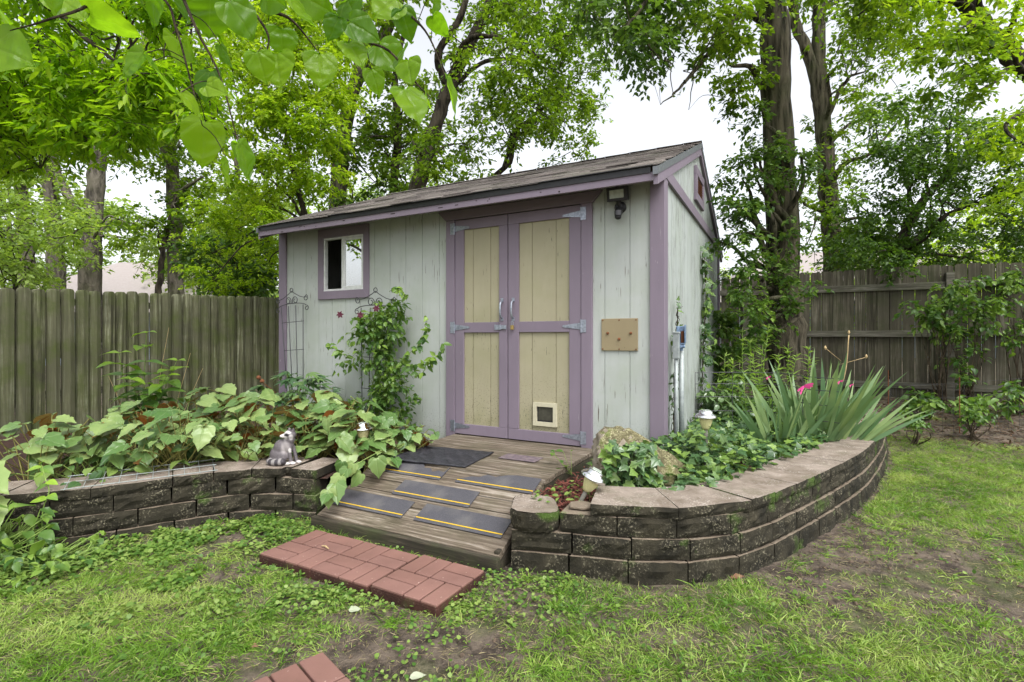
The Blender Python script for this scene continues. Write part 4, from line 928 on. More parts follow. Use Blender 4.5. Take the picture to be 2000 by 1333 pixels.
tree('maple_tree', 'broad dark layered maple crown above the right part of the back fence', at(1745, 740, 8.6), [
    (pth((1735, 740, 8.6), (1745, 560, 8.6), (1775, 440, 8.5), (1840, 350, 8.4), (1950, 250, 8.2)), [.11, .09, .075, .05, .02]), (pth((1760, 490, 8.6), (1850, 420, 8.2), (1960, 380, 8)), [.05, .035, .012])],
    [(region(1650, 270, 2060, 540, 7.4, 9.4, 136, .28), 12, .07, 9, 'lf_dark', .4), (region(1700, 180, 1960, 330, 7.4, 9, 36, .27), 12, .07, 9, 'lf_dark', .4), (region(1620, 420, 1860, 535, 7.6, 9.3, 30, .25), 12, .07, 9, 'lf_dark', .4), (region(1870, 230, 2080, 420, 6.8, 8, 30, .25), 11, .07, 9, 'lf_mid', .4)], 'bark_dark', limbs=30, tw_every=5, tw_r=.004)
tree('shade_tree', 'dark limb slanting across the top right corner, tree standing out of frame', at(2330, 880, 5.2), [
    (pth((2330, 890, 5.2), (2300, 500, 5.2), (2190, 270, 5.2), (2010, 140, 5.2), (1930, 60, 5.2), (1865, -25, 5.2), (1790, -140, 5.3)), [.16, .14, .12, .095, .085, .08, .06]), (pth((1960, 90, 5.2), (1985, 20, 5.0), (2040, -60, 5)), [.03, .02, .01])],
    [(region(1700, -160, 2100, 110, 4.4, 5.6, 46, .24), 10, .06, 9, 'lf_bright', .4), (region(1800, 60, 1990, 190, 4.2, 5.2, 12, .18), 11, .06, 9, 'lf_mid', .4), (region(1960, 130, 2200, 420, 4.6, 6, 26, .26), 10, .065, 9, 'lf_bright', .4), (region(1560, -160, 1790, 40, 4.8, 6, 24, .24), 12, .062, 9, 'lf_mid', .4)], 'bark_dark', limbs=22, tw_every=5, tw_r=.003)
# near tree whose low branches fill the top left corner
Yt = 3.3
tree('oak_tree', 'near tree whose leafy low branches hang into the top left corner', (-5.2, 3.0, .05), [
    ([(-5.2, 3.0, .0), (-5.15, 3.0, 1.5), (-5.0, 3.05, 3.2), (-4.7, 3.1, 4.6)], [.17, .14, .12, .09]),
    ([(-5.05, 3.03, 3.0)] + pth((-560, 60, 3.1), (-250, 20, 3.2), (0, 60, Yt), (110, 130, Yt), (260, 200, Yt), (400, 235, Yt), (470, 270, Yt)), [.06, .05, .028, .02, .014, .009, .003]),
    (pth((-420, 45, 3.15), (-100, -60, 3.2), (70, 0, Yt - .2), (180, 85, Yt - .2), (290, 160, Yt - .2), (400, 190, Yt - .2)), [.03, .02, .014, .01, .003]), (pth((-400, 40, 3.15), (-150, 130, 3.2), (30, 150, 3.5), (30, 260, 3.6), (80, 330, 3.6)), [.02, .012, .008, .003])],
    [(region(-160, -120, 300, 130, 2.9, 4.2, 74, .17), 11, .062, 8, 'lf_oak', .3, LANCE), (region(-80, 90, 330, 270, 2.9, 4.2, 76, .16), 11, .062, 8, 'lf_oak', .3, LANCE), (region(-120, 180, 220, 330, 3.2, 4.4, 50, .16), 11, .062, 8, 'lf_oak', .3, LANCE),
     (region(220, 110, 440, 260, 3.0, 3.8, 34, .13), 10, .06, 8, 'lf_oak', .3, LANCE), (region(150, -100, 480, 60, 3.0, 4.2, 26, .15), 9, .06, 8, 'lf_oak', .3, LANCE)], 'bark_dark', limbs=40, tw_every=3, tw_r=.0028)

tree('shade_tree', 'tree outside the photo, mirrored in the shed window pane', (-11.5, 1.6, 0), [([(-11.5, 1.6, 0), (-11.4, 1.7, 2), (-11.3, 1.9, 4), (-11.2, 2.0, 7)], [.2, .17, .14, .08])],
    [([(-11 + random.gauss(0, .8), 2.2 + random.gauss(0, 1.6), random.uniform(3.2, 7), .55) for _ in range(34)], 11, .13, 9, 'lf_mid', .3)], limbs=20)
# ================================================================ redbud branch hanging close overhead
rb = thing('redbud_tree', 'redbud branch with big heart-shaped backlit leaves hanging close at the top left', 'tree', (-2.3, -.9, 0))
LV = [(228, 45, 112, 15), (30, 108, 108, 20), (2, 28, 70, 60), (408, 38, 88, 95), (472, 40, 84, 55), (352, 112, 70, 80), (440, 112, 50, 70), (512, 135, 66, 75), (393, 290, 104, 100), (322, 160, 92, 60),
      (628, 150, 86, 85), (442, 345, 60, 95), (482, 320, 86, 65), (300, 28, 70, 110), (355, 18, 64, 80), (700, 112, 70, 55), (716, 62, 76, 30), (795, 52, 70, 70), (800, 150, 62, 85), (812, 215, 88, 60),
      (836, 200, 52, 80), (887, 195, 86, 70), (765, 118, 76, 50), (625, 12, 84, 30), (588, 22, 74, 60), (690, 30, 60, 70), (545, 8, 70, 40), (852, 10, 60, 90), (648, 60, 58, 120), (375, 205, 66, 45), (250, 130, 78, 140), (432, 178, 60, 20), (150, 20, 90, 35), (95, -10, 90, 60), (860, 55, 54, 60), (735, 165, 60, 70)]
LIMS = [pth((-500, -500, .9), (-150, -260, 1.1), (150, -90, 1.2), (310, -10, 1.2), (345, 60, 1.2), (370, 150, 1.2), (395, 245, 1.22)), pth((300, -200, 1.1), (345, -40, 1.15), (385, 60, 1.15), (430, 150, 1.15), (465, 280, 1.15)),
        pth((500, -300, 1.2), (640, -90, 1.3), (690, 60, 1.3), (760, 100, 1.3), (815, 165, 1.3), (840, 190, 1.3)), pth((640, -90, 1.3), (760, 0, 1.3), (830, 60, 1.3), (870, 150, 1.3)), pth((150, -90, 1.2), (180, 0, 1.15), (90, 40, 1.1), (20, 60, 1.1)), pth((345, -40, 1.15), (450, -20, 1.2), (520, 60, 1.2), (520, 110, 1.2)), pth((520, 20, 1.2), (570, 40, 1.25), (620, 100, 1.3))]
P, D, Nn, S = [], [], [], []; mb = MB(); tops = []
for i, (u, v, px, an) in enumerate(LV):
    Yl_ = 1.05 + .28 * random.random() + .1 * (u > 550); a = math.radians(an); L_ = px / 1000 * Yl_ * .86
    du, dv = math.cos(a) * px / 2, math.sin(a) * px / 2; p0 = np.array(at(u - du, v - dv, Yl_)); p1 = np.array(at(u + du, v + dv, Yl_ + random.uniform(-.03, .04)))
    P.append(p0); D.append(p1 - p0); S.append(L_)
    nrm = np.array([random.gauss(0, .35), -1 + random.gauss(0, .15), random.uniform(-.1, .6)]); Nn.append(nrm if random.random() < .6 else np.array([random.choice([-1, 1]) * 1.0, -.25, .5]))
    tops.append((u - du, v - dv, Yl_))
for l in [0, 1, 2, 3, 5, 6]:
    c = catmull(LIMS[l], 6)
    for _ in range(1):
        i = random.randrange(len(c) // 3, len(c)); p0 = c[i] + RNG.normal(0, .03, 3) - np.array([0, 0, .015]); P.append(p0); D.append(np.array([random.gauss(0, .6), random.gauss(0, .3), -1])); S.append(random.uniform(.045, .085)); Nn.append(np.array([random.gauss(0, .7), -1, random.uniform(-.2, .8)])); 
pt = scatter(HEART, np.array(P), np.array(D), np.array(Nn), np.array(S), lc=True, wob=.032)
lo = mesh_np('leaves', [pt], M['lf_red'], rb, smooth=True)
sb = lo.modifiers.new('subsurf', 'SUBSURF'); sb.levels = 1; sb.render_levels = 2
lims = LIMS
TN = np.concatenate([catmull(l, 8) for l in lims])
for l in lims: c = catmull(l, 6); mb.tube(c, list(np.linspace(.0055, .0012, len(c))), 6, 0, False)
for (u, v, y) in tops:
    p = np.array(at(u, v, y)); j = np.linalg.norm(TN - p - np.array([0, 0, .04]), axis=1).argmin(); q = TN[j]; m_ = (p + q) / 2 + np.array([0, 0, .015]); mb.tube(catmull([q, m_, p], 3), .0011, 5, 0, False)
big_ = catmull([(-2.3, -.9, 0), (-2.25, -.85, 1.1), (-2.0, -.5, 1.9), (-1.5, .2, 2.25), at(-500, -500, .9)], 6); mb.tube(big_, list(np.linspace(.09, .008, len(big_))), 10)
for tgt in ((300, -200, 1.1), (500, -300, 1.2)): c = catmull([(-2.0, -.5, 1.9), (-1.3, .2, 2.35), at(*tgt)], 6); mb.tube(c, list(np.linspace(.03, .006, len(c))), 6)
mb.build('branch', M['twig'], rb, smooth=True)

# ================================================================ grass, clover, litter on the lawn
def pav(x, y):
    r = np.zeros(np.shape(x), bool)
    for cx, cy, an in ((-.403, 2.455, -29.5), (-.753, 2.645, -28.5), (-1.093, 2.822, -27.5), (-.705, 1.622, -46.5)):
        c, s = math.cos(math.radians(an)), math.sin(math.radians(an)); lx = (x - cx) * c + (y - cy) * s; ly = -(x - cx) * s + (y - cy) * c; r |= (np.abs(lx) < .203) & (np.abs(ly) < .203)
    return r
HP = [tuple(p) for p in offset(LW, .03)] + HARD[len(LW):len(LW) + 2] + [tuple(p) for p in offset(RW, .055)] + HARD[-3:]
def free(x, y): return ~inpoly(x, y, HP) & ~pav(x, y)
def G(x, y, cx, cy, rx, ry=None): return np.exp(-((x - cx) / rx) ** 2 - ((y - cy) / (ry or rx)) ** 2)
def dens(x, y):
    n = NX * x + NY * y; p = fbm(x, y, 2.6, 7); q = fbm(x, y, 7.0, 9)
    d = .45 + 1.3 * (p - .5) + 1.1 * (q - .5)
    d += 1.1 * G(x, y, -1.75, 2.2, .65, .38) + .5 * G(x, y, -1.3, 1.95, .35) + .55 * sst(1.9, 2.9, x) * sst(2.6, 3.8, y) + .30 * G(x, y, .75, 1.95, .45, .25) + .35 * G(x, y, 1.6, 2.0, .5, .35) + .3 * G(x, y, -.95, 2.2, .3, .15)
    d -= .55 * G(x, y, -.35, 1.95, .5, .12) + .45 * G(x, y, 2.0, 3.15, .5, .12) + .4 * G(x, y, 1.1, 2.1, .5, .08) + .45 * G(x, y, 1.65, 2.65, .6, .10) + .3 * G(x, y, -1.6, 3.1, 1.0, .16) + .5 * G(x, y, -.95, 1.75, .25, .12)
    return d * (1 - sst(6.75, 7.15, n + .25 * (p - .5)))
N_ = 1340000; x = RNG.uniform(-6, 8.5, N_); y = 1.15 + 6.6 * RNG.random(N_) ** 1.6
k = (np.abs(x) < y * 1.12 + 1.6) & free(x, y); x, y = x[k], y[k]; d = dens(x, y); k = RNG.random(len(x)) < np.clip(d, .03, 1.0); x, y, d = x[k], y[k], np.clip(d[k], 0, 1)
cl = fbm(x, y, 5, 21); hor = RNG.normal(0, 1, (len(x), 2)) + np.stack([np.cos(cl * 14), np.sin(cl * 14)], 1) * .9; hor = unit(hor)
tilt = RNG.uniform(.35, 1.5, len(x)); D = np.stack([hor[:, 0] * tilt, hor[:, 1] * tilt, np.ones(len(x))], 1)
P = np.stack([x, y, H(x, y) - .004], 1); L = (.020 + .040 * RNG.random(len(x)) ** 1.6) * (.6 + .7 * d); wd = RNG.uniform(.002, .0042, len(x))
vv = np.clip(RNG.random(len(x)) * .6 + (fbm(x, y, 3, 33) - .5) * 1.1 + .25, 0, 1); dry = RNG.random(len(x)) < .08 + .12 * (d < .5)
g1 = straps(P[~dry], D[~dry], L[~dry], wd[~dry], RNG.uniform(.1, .55, (~dry).sum()), 2, vv[~dry])
tx = RNG.uniform(-5.5, 8, 7000); ty = 1.2 + 6 * RNG.random(7000) ** 1.5; k = (np.abs(tx) < ty * 1.1 + 1.5) & free(tx, ty); tx, ty = tx[k], ty[k]; k = RNG.random(len(tx)) < np.clip(dens(tx, ty) * 1.2 + .12, 0, 1) * .8; tx, ty = tx[k], ty[k]
nb_ = RNG.integers(8, 34, len(tx)); sz_ = RNG.uniform(.7, 1.3, len(tx)); ti = np.repeat(np.arange(len(tx)), nb_); n = len(ti); ag = RNG.uniform(0, 6.28, n); tl_ = RNG.uniform(.3, 2.2, n); bx, by = tx[ti] + RNG.normal(0, .012, n), ty[ti] + RNG.normal(0, .012, n)
g4 = straps(np.stack([bx, by, H(bx, by) - .003], 1), np.stack([np.cos(ag) * tl_, np.sin(ag) * tl_, np.ones(n)], 1), RNG.uniform(.03, .085, n) * sz_[ti], RNG.uniform(.0025, .0055, n), RNG.uniform(.2, .6, n), 3, np.clip(np.repeat(RNG.uniform(.1, .9, len(tx)), nb_) + RNG.normal(0, .15, n), 0, 1))
props(mesh_np('grass', [g1, g4], M['grass']), 'short thin green lawn grass around the red pavers and walls', 'grass', kind='stuff')
Dd = D[dry].copy(); Dd[:, 2] *= .25
g2 = straps(P[dry] + np.array([0, 0, .004]), Dd, L[dry] * 1.1, wd[dry] * .8, .12, 2)
xs_ = RNG.uniform(-3.5, 6, 60000); ys_ = 1.2 + 5 * RNG.random(60000) ** 1.6; k = (np.abs(xs_) < ys_ * 1.1 + .2) & free(xs_, ys_); xs_, ys_ = xs_[k], ys_[k]
k = (RNG.random(len(xs_)) < np.clip(.7 - dens(xs_, ys_), .05, .8) * .75); xs_, ys_ = xs_[k], ys_[k]; hd = rdir(len(xs_), .08, .1)
g3 = straps(np.stack([xs_, ys_, H(xs_, ys_) + .003], 1), hd, RNG.uniform(.012, .07, len(xs_)), RNG.uniform(.001, .0026, len(xs_)), .05, 2)
props(mesh_np('dry_grass', [g2, g3], M['dry_grass']), 'dry straw and dead clippings scattered over the bare patches of the lawn', 'straw', kind='stuff')
def cdens(x, y):
    L_ = arclen(LW); dm = np.min(np.linalg.norm(np.stack([x, y], 1)[:, None] - offset(LW, .2)[None, ::3], axis=2), 1)
    d = 1.5 * np.exp(-(dm / .22) ** 2) + .8 * G(x, y, -1.05, 2.42, .42, .14) + .8 * G(x, y, .10, 2.5, .22, .10) + .5 * G(x, y, -.25, 2.2, .3, .08) + .35 * G(x, y, -1.5, 2.45, .7, .3) + .12 * (1 - .75 * sst(.2, .9, x))
    return d * np.clip((fbm(x, y, 6, 41) - .42) * 5, 0, 1)
xc = RNG.uniform(-4.2, 2.8, 330000); yc = RNG.uniform(1.2, 3.6, 330000); k = (np.abs(xc) < yc * 1.1 + .2) & free(xc, yc); xc, yc = xc[k], yc[k]; k = RNG.random(len(xc)) < np.clip(cdens(xc, yc), 0, 1) * .52; xc, yc = xc[k], yc[k]; n = len(xc)
c1 = scatter(RND, np.stack([xc, yc, H(xc, yc) + RNG.uniform(.004, .032, n)], 1), rdir(n, .05, .3), RNG.normal(0, .3, (n, 3)) + np.array([0, -.1, 1]), RNG.uniform(.008, .021, n) * (1 + .35 * (xc < -1.4)))
props(mesh_np('clover', [c1], M['clover']), 'low round-leaved weeds creeping over the soil by the left wall and pavers', 'weeds', kind='stuff')
# moss cushions
# fallen leaves
for lab, u, v, L_, mt in (('curled brown dead leaf at the foot of the curved right wall', 1428, 1131, .062, 'lf_brown'), ('pale dead leaf lying in weeds below the middle paver', 681, 1196, .055, 'lf_pale'), ('pale green fallen leaf at the bottom edge of the photo', 800, 1328, .06, 'lf_pale'), ('small reddish dead leaf on the bare soil left of the bottom paver', 492, 1268, .03, 'lf_brown')):
    Yq = CAM_H * 1000 / (v - 660); q = ((u - 1000) / 1000 * Yq, Yq); fl_ = thing('fallen_leaf', lab, 'leaf', (q[0], q[1], float(H(*q)) + .012))
    mesh_np('leaf_blade', [scatter(IVY if mt == 'lf_brown' else OVATE, [(q[0], q[1], float(H(*q)) + .012)], [(1, random.uniform(-.5, .5), .15)], [(.1, -.4, 1.0)], [L_], wob=.04)], M[mt], fl_)
tw = thing('twig', 'short dry twig lying on the farthest left paver', 'twig', (-1.02, 2.80, .06)); mb = MB(); mb.tube([(-1.045, 2.815, .056), (-1.02, 2.80, .060), (-.995, 2.775, .057)], [.003, .005, .003], 6); mb.build('twig_stick', M['straw'], tw)
b = MB()
for i in range(1500):
    x_, y_ = random.uniform(-2.5, 2.6), random.uniform(1.35, 3.4)
    if abs(x_) > y_ * 1.05 or not free(np.array([x_]), np.array([y_]))[0] or dens(np.array([x_]), np.array([y_]))[0] > .5: continue
    r_ = random.choice([.003, .004, .005, .006, .010]); a = random.random() * 6.28
    b.lathe([(r_ * .6, -.004), (r_, 0), (r_ * .7, r_ * .6), (r_ * .1, r_ * .8)], 6, 0, Matrix.Translation((x_, y_, float(H(x_, y_)) + .002)) @ Matrix.Rotation(a, 4, 'Z') @ Matrix.Diagonal((1.5, 1, 1, 1)))
props(b.build('soil_crumbs', M['clod']), 'crumbs of soil and tiny pebbles strewn over the lawn', 'soil', kind='stuff')

# red mulch chips between the ramp and the tilted lamp, and in the right bed
n = 5200; xm = RNG.uniform(.0, 4.0, n); ym = RNG.uniform(2.6, 6.6, n); k = inpoly(xm, ym, [tuple(p) for p in RWI] + [W(1.0, 7.3)[:2], W(-.8, 7.3)[:2], W(-.79, 3.9)[:2], W(RR + .01, 3.9)[:2], W(RR + .01, 2.6)[:2]]); xm, ym = xm[k], ym[k]
x2 = RNG.uniform(.05, .55, 1500); y2 = RNG.uniform(2.7, 3.35, 1500); k = inpoly(x2, y2, [tuple(p) for p in RWI] + [W(-.79, 3.9)[:2], W(RR + .01, 3.9)[:2], W(RR + .01, 2.6)[:2]]); xm = np.concatenate([xm, x2[k]]); ym = np.concatenate([ym, y2[k]]); n = len(xm)
ch = straps(np.stack([xm, ym, zr(xm, ym) + RNG.uniform(.004, .02, n)], 1), rdir(n, .05, .2), RNG.uniform(.015, .05, n), RNG.uniform(.005, .012, n), .05, 2, tip=.3, side=RNG.normal(0, .4, (n, 3)) + np.array([0, 0, 1.]))
props(mesh_np('mulch', [ch], M['chip']), 'red shredded wood mulch on the soil of the right bed', 'mulch', kind='stuff')
xm = RNG.uniform(3.4, 8.5, 9000); ym = RNG.uniform(4.6, 8.4, 9000); nn = NX * xm + NY * ym; k = (nn > 6.8) & (nn < 9.1) & ~inpoly(xm, ym, HARD); xm, ym = xm[k], ym[k]; n = len(xm)
ch = straps(np.stack([xm, ym, H(xm, ym) + .006], 1), rdir(n, .1, .3), RNG.uniform(.02, .07, n), RNG.uniform(.008, .02, n), .1, 2, tip=.5, side=RNG.normal(0, .5, (n, 3)) + np.array([0, 0, 1.]))
M['litter'] = leafm('leaf_litter', (.05, .03, .018), (.16, .10, .065), None, .1, .9)
props(mesh_np('leaf_litter', [ch], M['litter']), 'brown leaf litter on the bare strip in front of the back fence', 'litter', kind='stuff')

# ================================================================ left bed plants
def clump(name, label, cat, x, y, z0, h, r, n, size, mt, tpl=BEG, stem='stem_red', group=None, lc=True, down=.22, hmin=.42, outb=.28, srt=.0028, wob=.02):
    th = thing(name, label, cat, (x, y, z0), 0, group); a = RNG.uniform(0, 2 * math.pi, n); rho = RNG.random(n) ** .55; q = RNG.uniform(hmin, 1, n) * (1 - .35 * rho ** 2)
    P = np.stack([x + np.cos(a) * rho * r, y + np.sin(a) * rho * r, z0 + h * q], 1); out = np.stack([np.cos(a), np.sin(a), 0 * a], 1)
    D = out * .5 + RNG.normal(0, .6, (n, 3)) * np.array([1, 1, .3]) + np.array([0, -.15, -down]); Nn = np.array([0, -.12, 1.0]) + out * outb + RNG.normal(0, .24, (n, 3))
    S = size * RNG.uniform(.45, 1.2, n)
    P = P - unit(D) * (S * .35)[:, None]
    o = mesh_np('leaves', [scatter(tpl, P, D, Nn, S, lc=lc, wob=wob)], M[mt], th, smooth=True)
    mb = MB(); st = [np.array([x + random.gauss(0, r * .22), y + random.gauss(0, r * .22), z0 - .03]) for _ in range(max(3, n // 7))]
    for i in range(n):
        s0 = st[i % len(st)]; m_ = s0 * .5 + P[i] * .5 + np.array([0, 0, .02 * h]); mb.tube(catmull([s0, m_, P[i]], 3), srt, 5, 0, False)
    mb.build('stems', M[stem], th, smooth=True); return th
BG = 'pale-leaved begonias along the left bed'
for x, y, h, r, n, s_, lab in [(-4.0, 3.1, .36, .45, 60, .17, 'dark leafy plant under the fence, left of the photo edge'), (-4.7, 3.6, .36, .5, 60, .18, 'dark leafy plant by the fence outside the photo')]:
    clump('leafy_plant', lab, 'plant', x, y, float(zl(x, y)), h, r, n, s_, 'lf_beg_dark', OVATE, 'stem_green', lc=True)
bl = [(-3.05, 3.35, .42, .34, 24, .17, 'pale broad-leaved begonia at the far left end of the bed, low by the wall'), (-2.72, 3.75, .43, .36, 28, .18, 'pale begonia below the tall bright-topped plant'), (-2.35, 3.55, .40, .33, 28, .175, 'pale begonia behind the wire panel on the left wall'),
      (-2.50, 4.25, .50, .36, 26, .19, 'taller begonia with rusty leaf undersides in front of the left fence'), (-2.02, 4.0, .46, .36, 30, .19, 'begonia with big leaves and red undersides, mid bed'), (-1.95, 3.72, .30, .26, 20, .17, 'low begonia spilling toward the wall left of the raccoon statue'),
      (-1.60, 4.30, .47, .34, 28, .185, 'begonia in front of the peony, below the empty trellis'), (-1.50, 3.92, .33, .26, 18, .18, 'begonia with pale leaves right behind the raccoon statue'), (-1.15, 3.86, .40, .30, 30, .185, 'begonia right of the raccoon statue, in front of the flowering vine'),
      (-.98, 3.68, .22, .20, 18, .15, 'begonia spilling over the end of the left wall beside the ramp'), (-.82, 4.02, .25, .22, 22, .13, 'smaller begonia by the left edge of the landing')]
for x, y, h, r, n, s, lab in bl:
    clump('begonia', lab, 'plant', x, y, float(zl(x, y)), h * 1.12, r * 1.15, int(n * 2.3), s * .70, 'lf_beg', group=BG)
for x, y, h, r, n, s, lab in [(-3.25, 3.95, .34, .40, 46, .16, 'dark green leafy plant under the fence at the far left'), (-2.3, 3.85, .26, .5, 60, .13, 'dark low leaves under the begonias, middle of the left bed'), (-1.5, 4.2, .26, .45, 50, .12, 'dark low leaves under the begonias near the shed wall'), (-2.75, 3.35, .20, .4, 50, .12, 'dark shaded leaves at the wall edge below the leftmost begonia'), (-2.9, 4.5, .42, .42, 40, .17, 'broad dark leaves round the foot of the tall bright-topped plant')]:
    clump('leafy_plant', lab, 'plant', x, y, float(zl(x, y)), h, r, n, s, 'lf_beg_dark', OVATE, 'stem_green', lc=True)
# vine spilling on the ramp edge
th = thing('begonia_shoot', 'trailing pale shoot hanging from the left wall end onto the ramp', 'plant', (-.99, 3.42, .3), 0)
pp = [at(*p) for p in ((690, 915, 3.33), (678, 925, 3.28), (665, 940, 3.24), (655, 955, 3.2), (640, 968, 3.16), (705, 935, 3.3), (640, 975, 3.15), (668, 912, 3.34), (735, 905, 3.4))]
mesh_np('leaves', [scatter(BEG, [(p[0], p[1], p[2] + .03) for p in pp], rdir(9, -.9, .3) + np.array([-.3, -.6, -.3]), np.tile([0, -.7, .8], (9, 1)), [.10, .09, .11, .12, .10, .10, .075, .10, .12], lc=True)], M['lf_beg'], th, smooth=True)
mb = MB(); mb.tube(catmull([at(745, 880, 3.5), at(700, 905, 3.36), at(668, 930, 3.25), at(640, 965, 3.17)], 4), .003, 5); mb.build('stems', M['stem_green'], th)
# lower left weeds in front of the wall
clump('leafy_plant', 'dark heart-leaved weeds growing in front of the left wall at the photo edge', 'plant', -2.72, 2.62, 0.0, .36, .30, 150, .085, 'lf_vine', OVATE, 'stem_green', hmin=.2)
clump('leafy_plant', 'low dark creeping weeds under the left end of the wall', 'plant', -2.45, 2.66, 0.0, .15, .30, 120, .06, 'lf_vine', OVATE, 'stem_green', hmin=.2)
th = thing('broad_leaf_plant', 'plant with huge pale ribbed leaves cut by the left edge of the photo', 'plant', (-2.85, 2.45, 0))
p_ = [at(-75, 925, 2.7), at(-50, 990, 2.65), at(-110, 960, 2.7)]
mesh_np('leaves', [scatter(BEG, p_, [(.9, -.1, -.2), (.7, -.2, -.3), (.4, -.4, -.3)], [(0, -.35, 1), (0.1, -.3, 1), (0, -.3, 1)], [.25, .18, .22], lc=True, wob=.01)], M['lf_beg'], th, smooth=True)
mb = MB(); [mb.tube(catmull([(-2.85, 2.45, -.02), (-2.85, 2.5, .25), q], 4), .005, 6) for q in p_]; mb.build('stems', M['stem_green'], th)
th = thing('climbing_weed', 'single young stem with paired leaves climbing over the left wall corner', 'plant', (-2.42, 2.88, 0))
pa = catmull([at(82, 1040, 2.82), at(84, 995, 2.82), at(96, 960, 2.82), at(88, 935, 2.86), at(80, 905, 2.95)], 4); mb = MB(); mb.tube(pa, .003, 6); mb.build('stems', M['stem_green'], th)
q = [pa[i] for i in (2, 3, 6, 7, 10, 11, 13, 15, 15, 16)]; sd_ = [(-1, -.3, -.2), (1, -.3, -.1), (-1, -.2, .1), (.9, -.4, .0), (-.9, -.3, -.3), (1, -.2, .05), (-1, .1, -.1), (1, -.3, -.2), (-.6, -.5, 0), (.4, -.3, .3)]
mesh_np('leaves', [scatter(OVATE, q, sd_, np.tile([0, -.5, 1.0], (10, 1)), [.075, .07, .085, .075, .08, .07, .08, .085, .07, .05], lc=True)], M['lf_hyd'], th, smooth=True)

def stalks(name, label, base, tops, nodes, size, mt, tpl=OVATE, r=.006, extra=None):
    th = thing(name, label, 'plant', base); mb = MB(); P, D, Nn, S, vv = [], [], [], [], []
    for tp in tops:
        c = catmull([np.array(base) + np.array([random.gauss(0, .05), random.gauss(0, .05), -.02]), (np.array(base) + np.array(tp)) / 2 + RNG.normal(0, .02, 3), tp], 8); mb.tube(c, list(np.linspace(r, r * .4, len(c))), 6)
        for k in range(nodes):
            f = .25 + .75 * k / (nodes - 1); p = c[int(f * (len(c) - 1))]; a = random.uniform(-.4, .4) + k * math.pi / 2
            for s_ in (0, math.pi):
                P.append(p); D.append((math.cos(a + s_), math.sin(a + s_) - .15, random.uniform(-.15, .35))); Nn.append((0, -.2, 1)); S.append(size * random.uniform(.75, 1.15) * (1 - .35 * (f > .95))); vv.append(min(1, .25 + .75 * f ** 3 + random.uniform(-.15, .1)))
    mesh_np('leaves', [scatter(tpl, P, D, Nn, S, np.array(vv), lc=True, wob=.01)], M[mt], th, smooth=True)
    if extra:
        e = MB(); [e.tube(q, [.0028, .0016], 5) for q in extra]; e.build('dry_stalks', M['straw'], th)
    mb.build('stems', M['stem_green'], th, smooth=True); return th
b0 = (-3.38, 4.62, .22)
stalks('hydrangea', 'tall plant with bright yellow-green top leaves in front of the left fence', b0, [at(286, 650, 4.6), at(232, 690, 4.55), at(345, 705, 4.65), at(300, 760, 4.5), at(255, 740, 4.4), at(325, 735, 4.55)], 7, .20, 'lf_hyd',
       extra=[[(-3.1, 4.6, .3), at(372, 690, 4.7)], [(-3.05, 4.6, .3), at(396, 720, 4.7)], [(-3.3, 4.5, .3), at(212, 735, 4.5)], [(-3.35, 4.5, .3), at(225, 760, 4.5)], [(-3.2, 4.5, .3), at(330, 640, 4.8)]])
# peony by the shed corner
px_, py_ = at(580, 800, 5.0)[:2]; th = clump('peony', 'dark glossy peony with seed heads at the left shed corner', 'plant', px_ - .02, py_ - .05, .25, .70, .42, 0 + 1, .1, 'lf_peony', LANCE, 'stem_green', lc=False)
n = 90; a = RNG.uniform(0, 6.28, n); rho = RNG.random(n) ** .6 * .42; pc = np.stack([px_ + np.cos(a) * rho, py_ - .05 + np.sin(a) * rho * .8, .25 + .70 * RNG.uniform(.45, 1, n) * (1 - (rho / .6) ** 2)], 1)
P = np.repeat(pc, 5, 0); fa = np.tile(np.linspace(-1.1, 1.1, 5), n) + np.repeat(a, 5); D = np.stack([np.cos(fa), np.sin(fa) - .2, RNG.uniform(-.35, .3, 5 * n)], 1)
mesh_np('leaf_fans', [scatter(LANCE, P, D, RNG.normal(0, .2, (5 * n, 3)) + np.array([0, -.25, 1]), RNG.uniform(.09, .15, 5 * n), np.repeat(RNG.random(n), 5))], M['lf_peony'], th, smooth=True)
mb = MB(); [mb.tube([(px_, py_, .3), (p[0], p[1], p[2])], .003, 5, 0, False) for p in pc[::3]]; mb.build('leaf_stalks', M['stem_green'], th)
mb = MB()
for u, v in ((505, 738), (586, 760), (615, 795), (512, 745)):
    p = Vector(at(u, v, 4.75)); mb.lathe([(.004, -.018), (.022, -.006), (.02, .008), (.004, .022)], 8, 0, Matrix.Translation(p)); mb.tube([p - Vector((0, 0, .01)), (px_, py_, .5)], .002, 5)
mb.build('seed_heads', M['rust'], th)

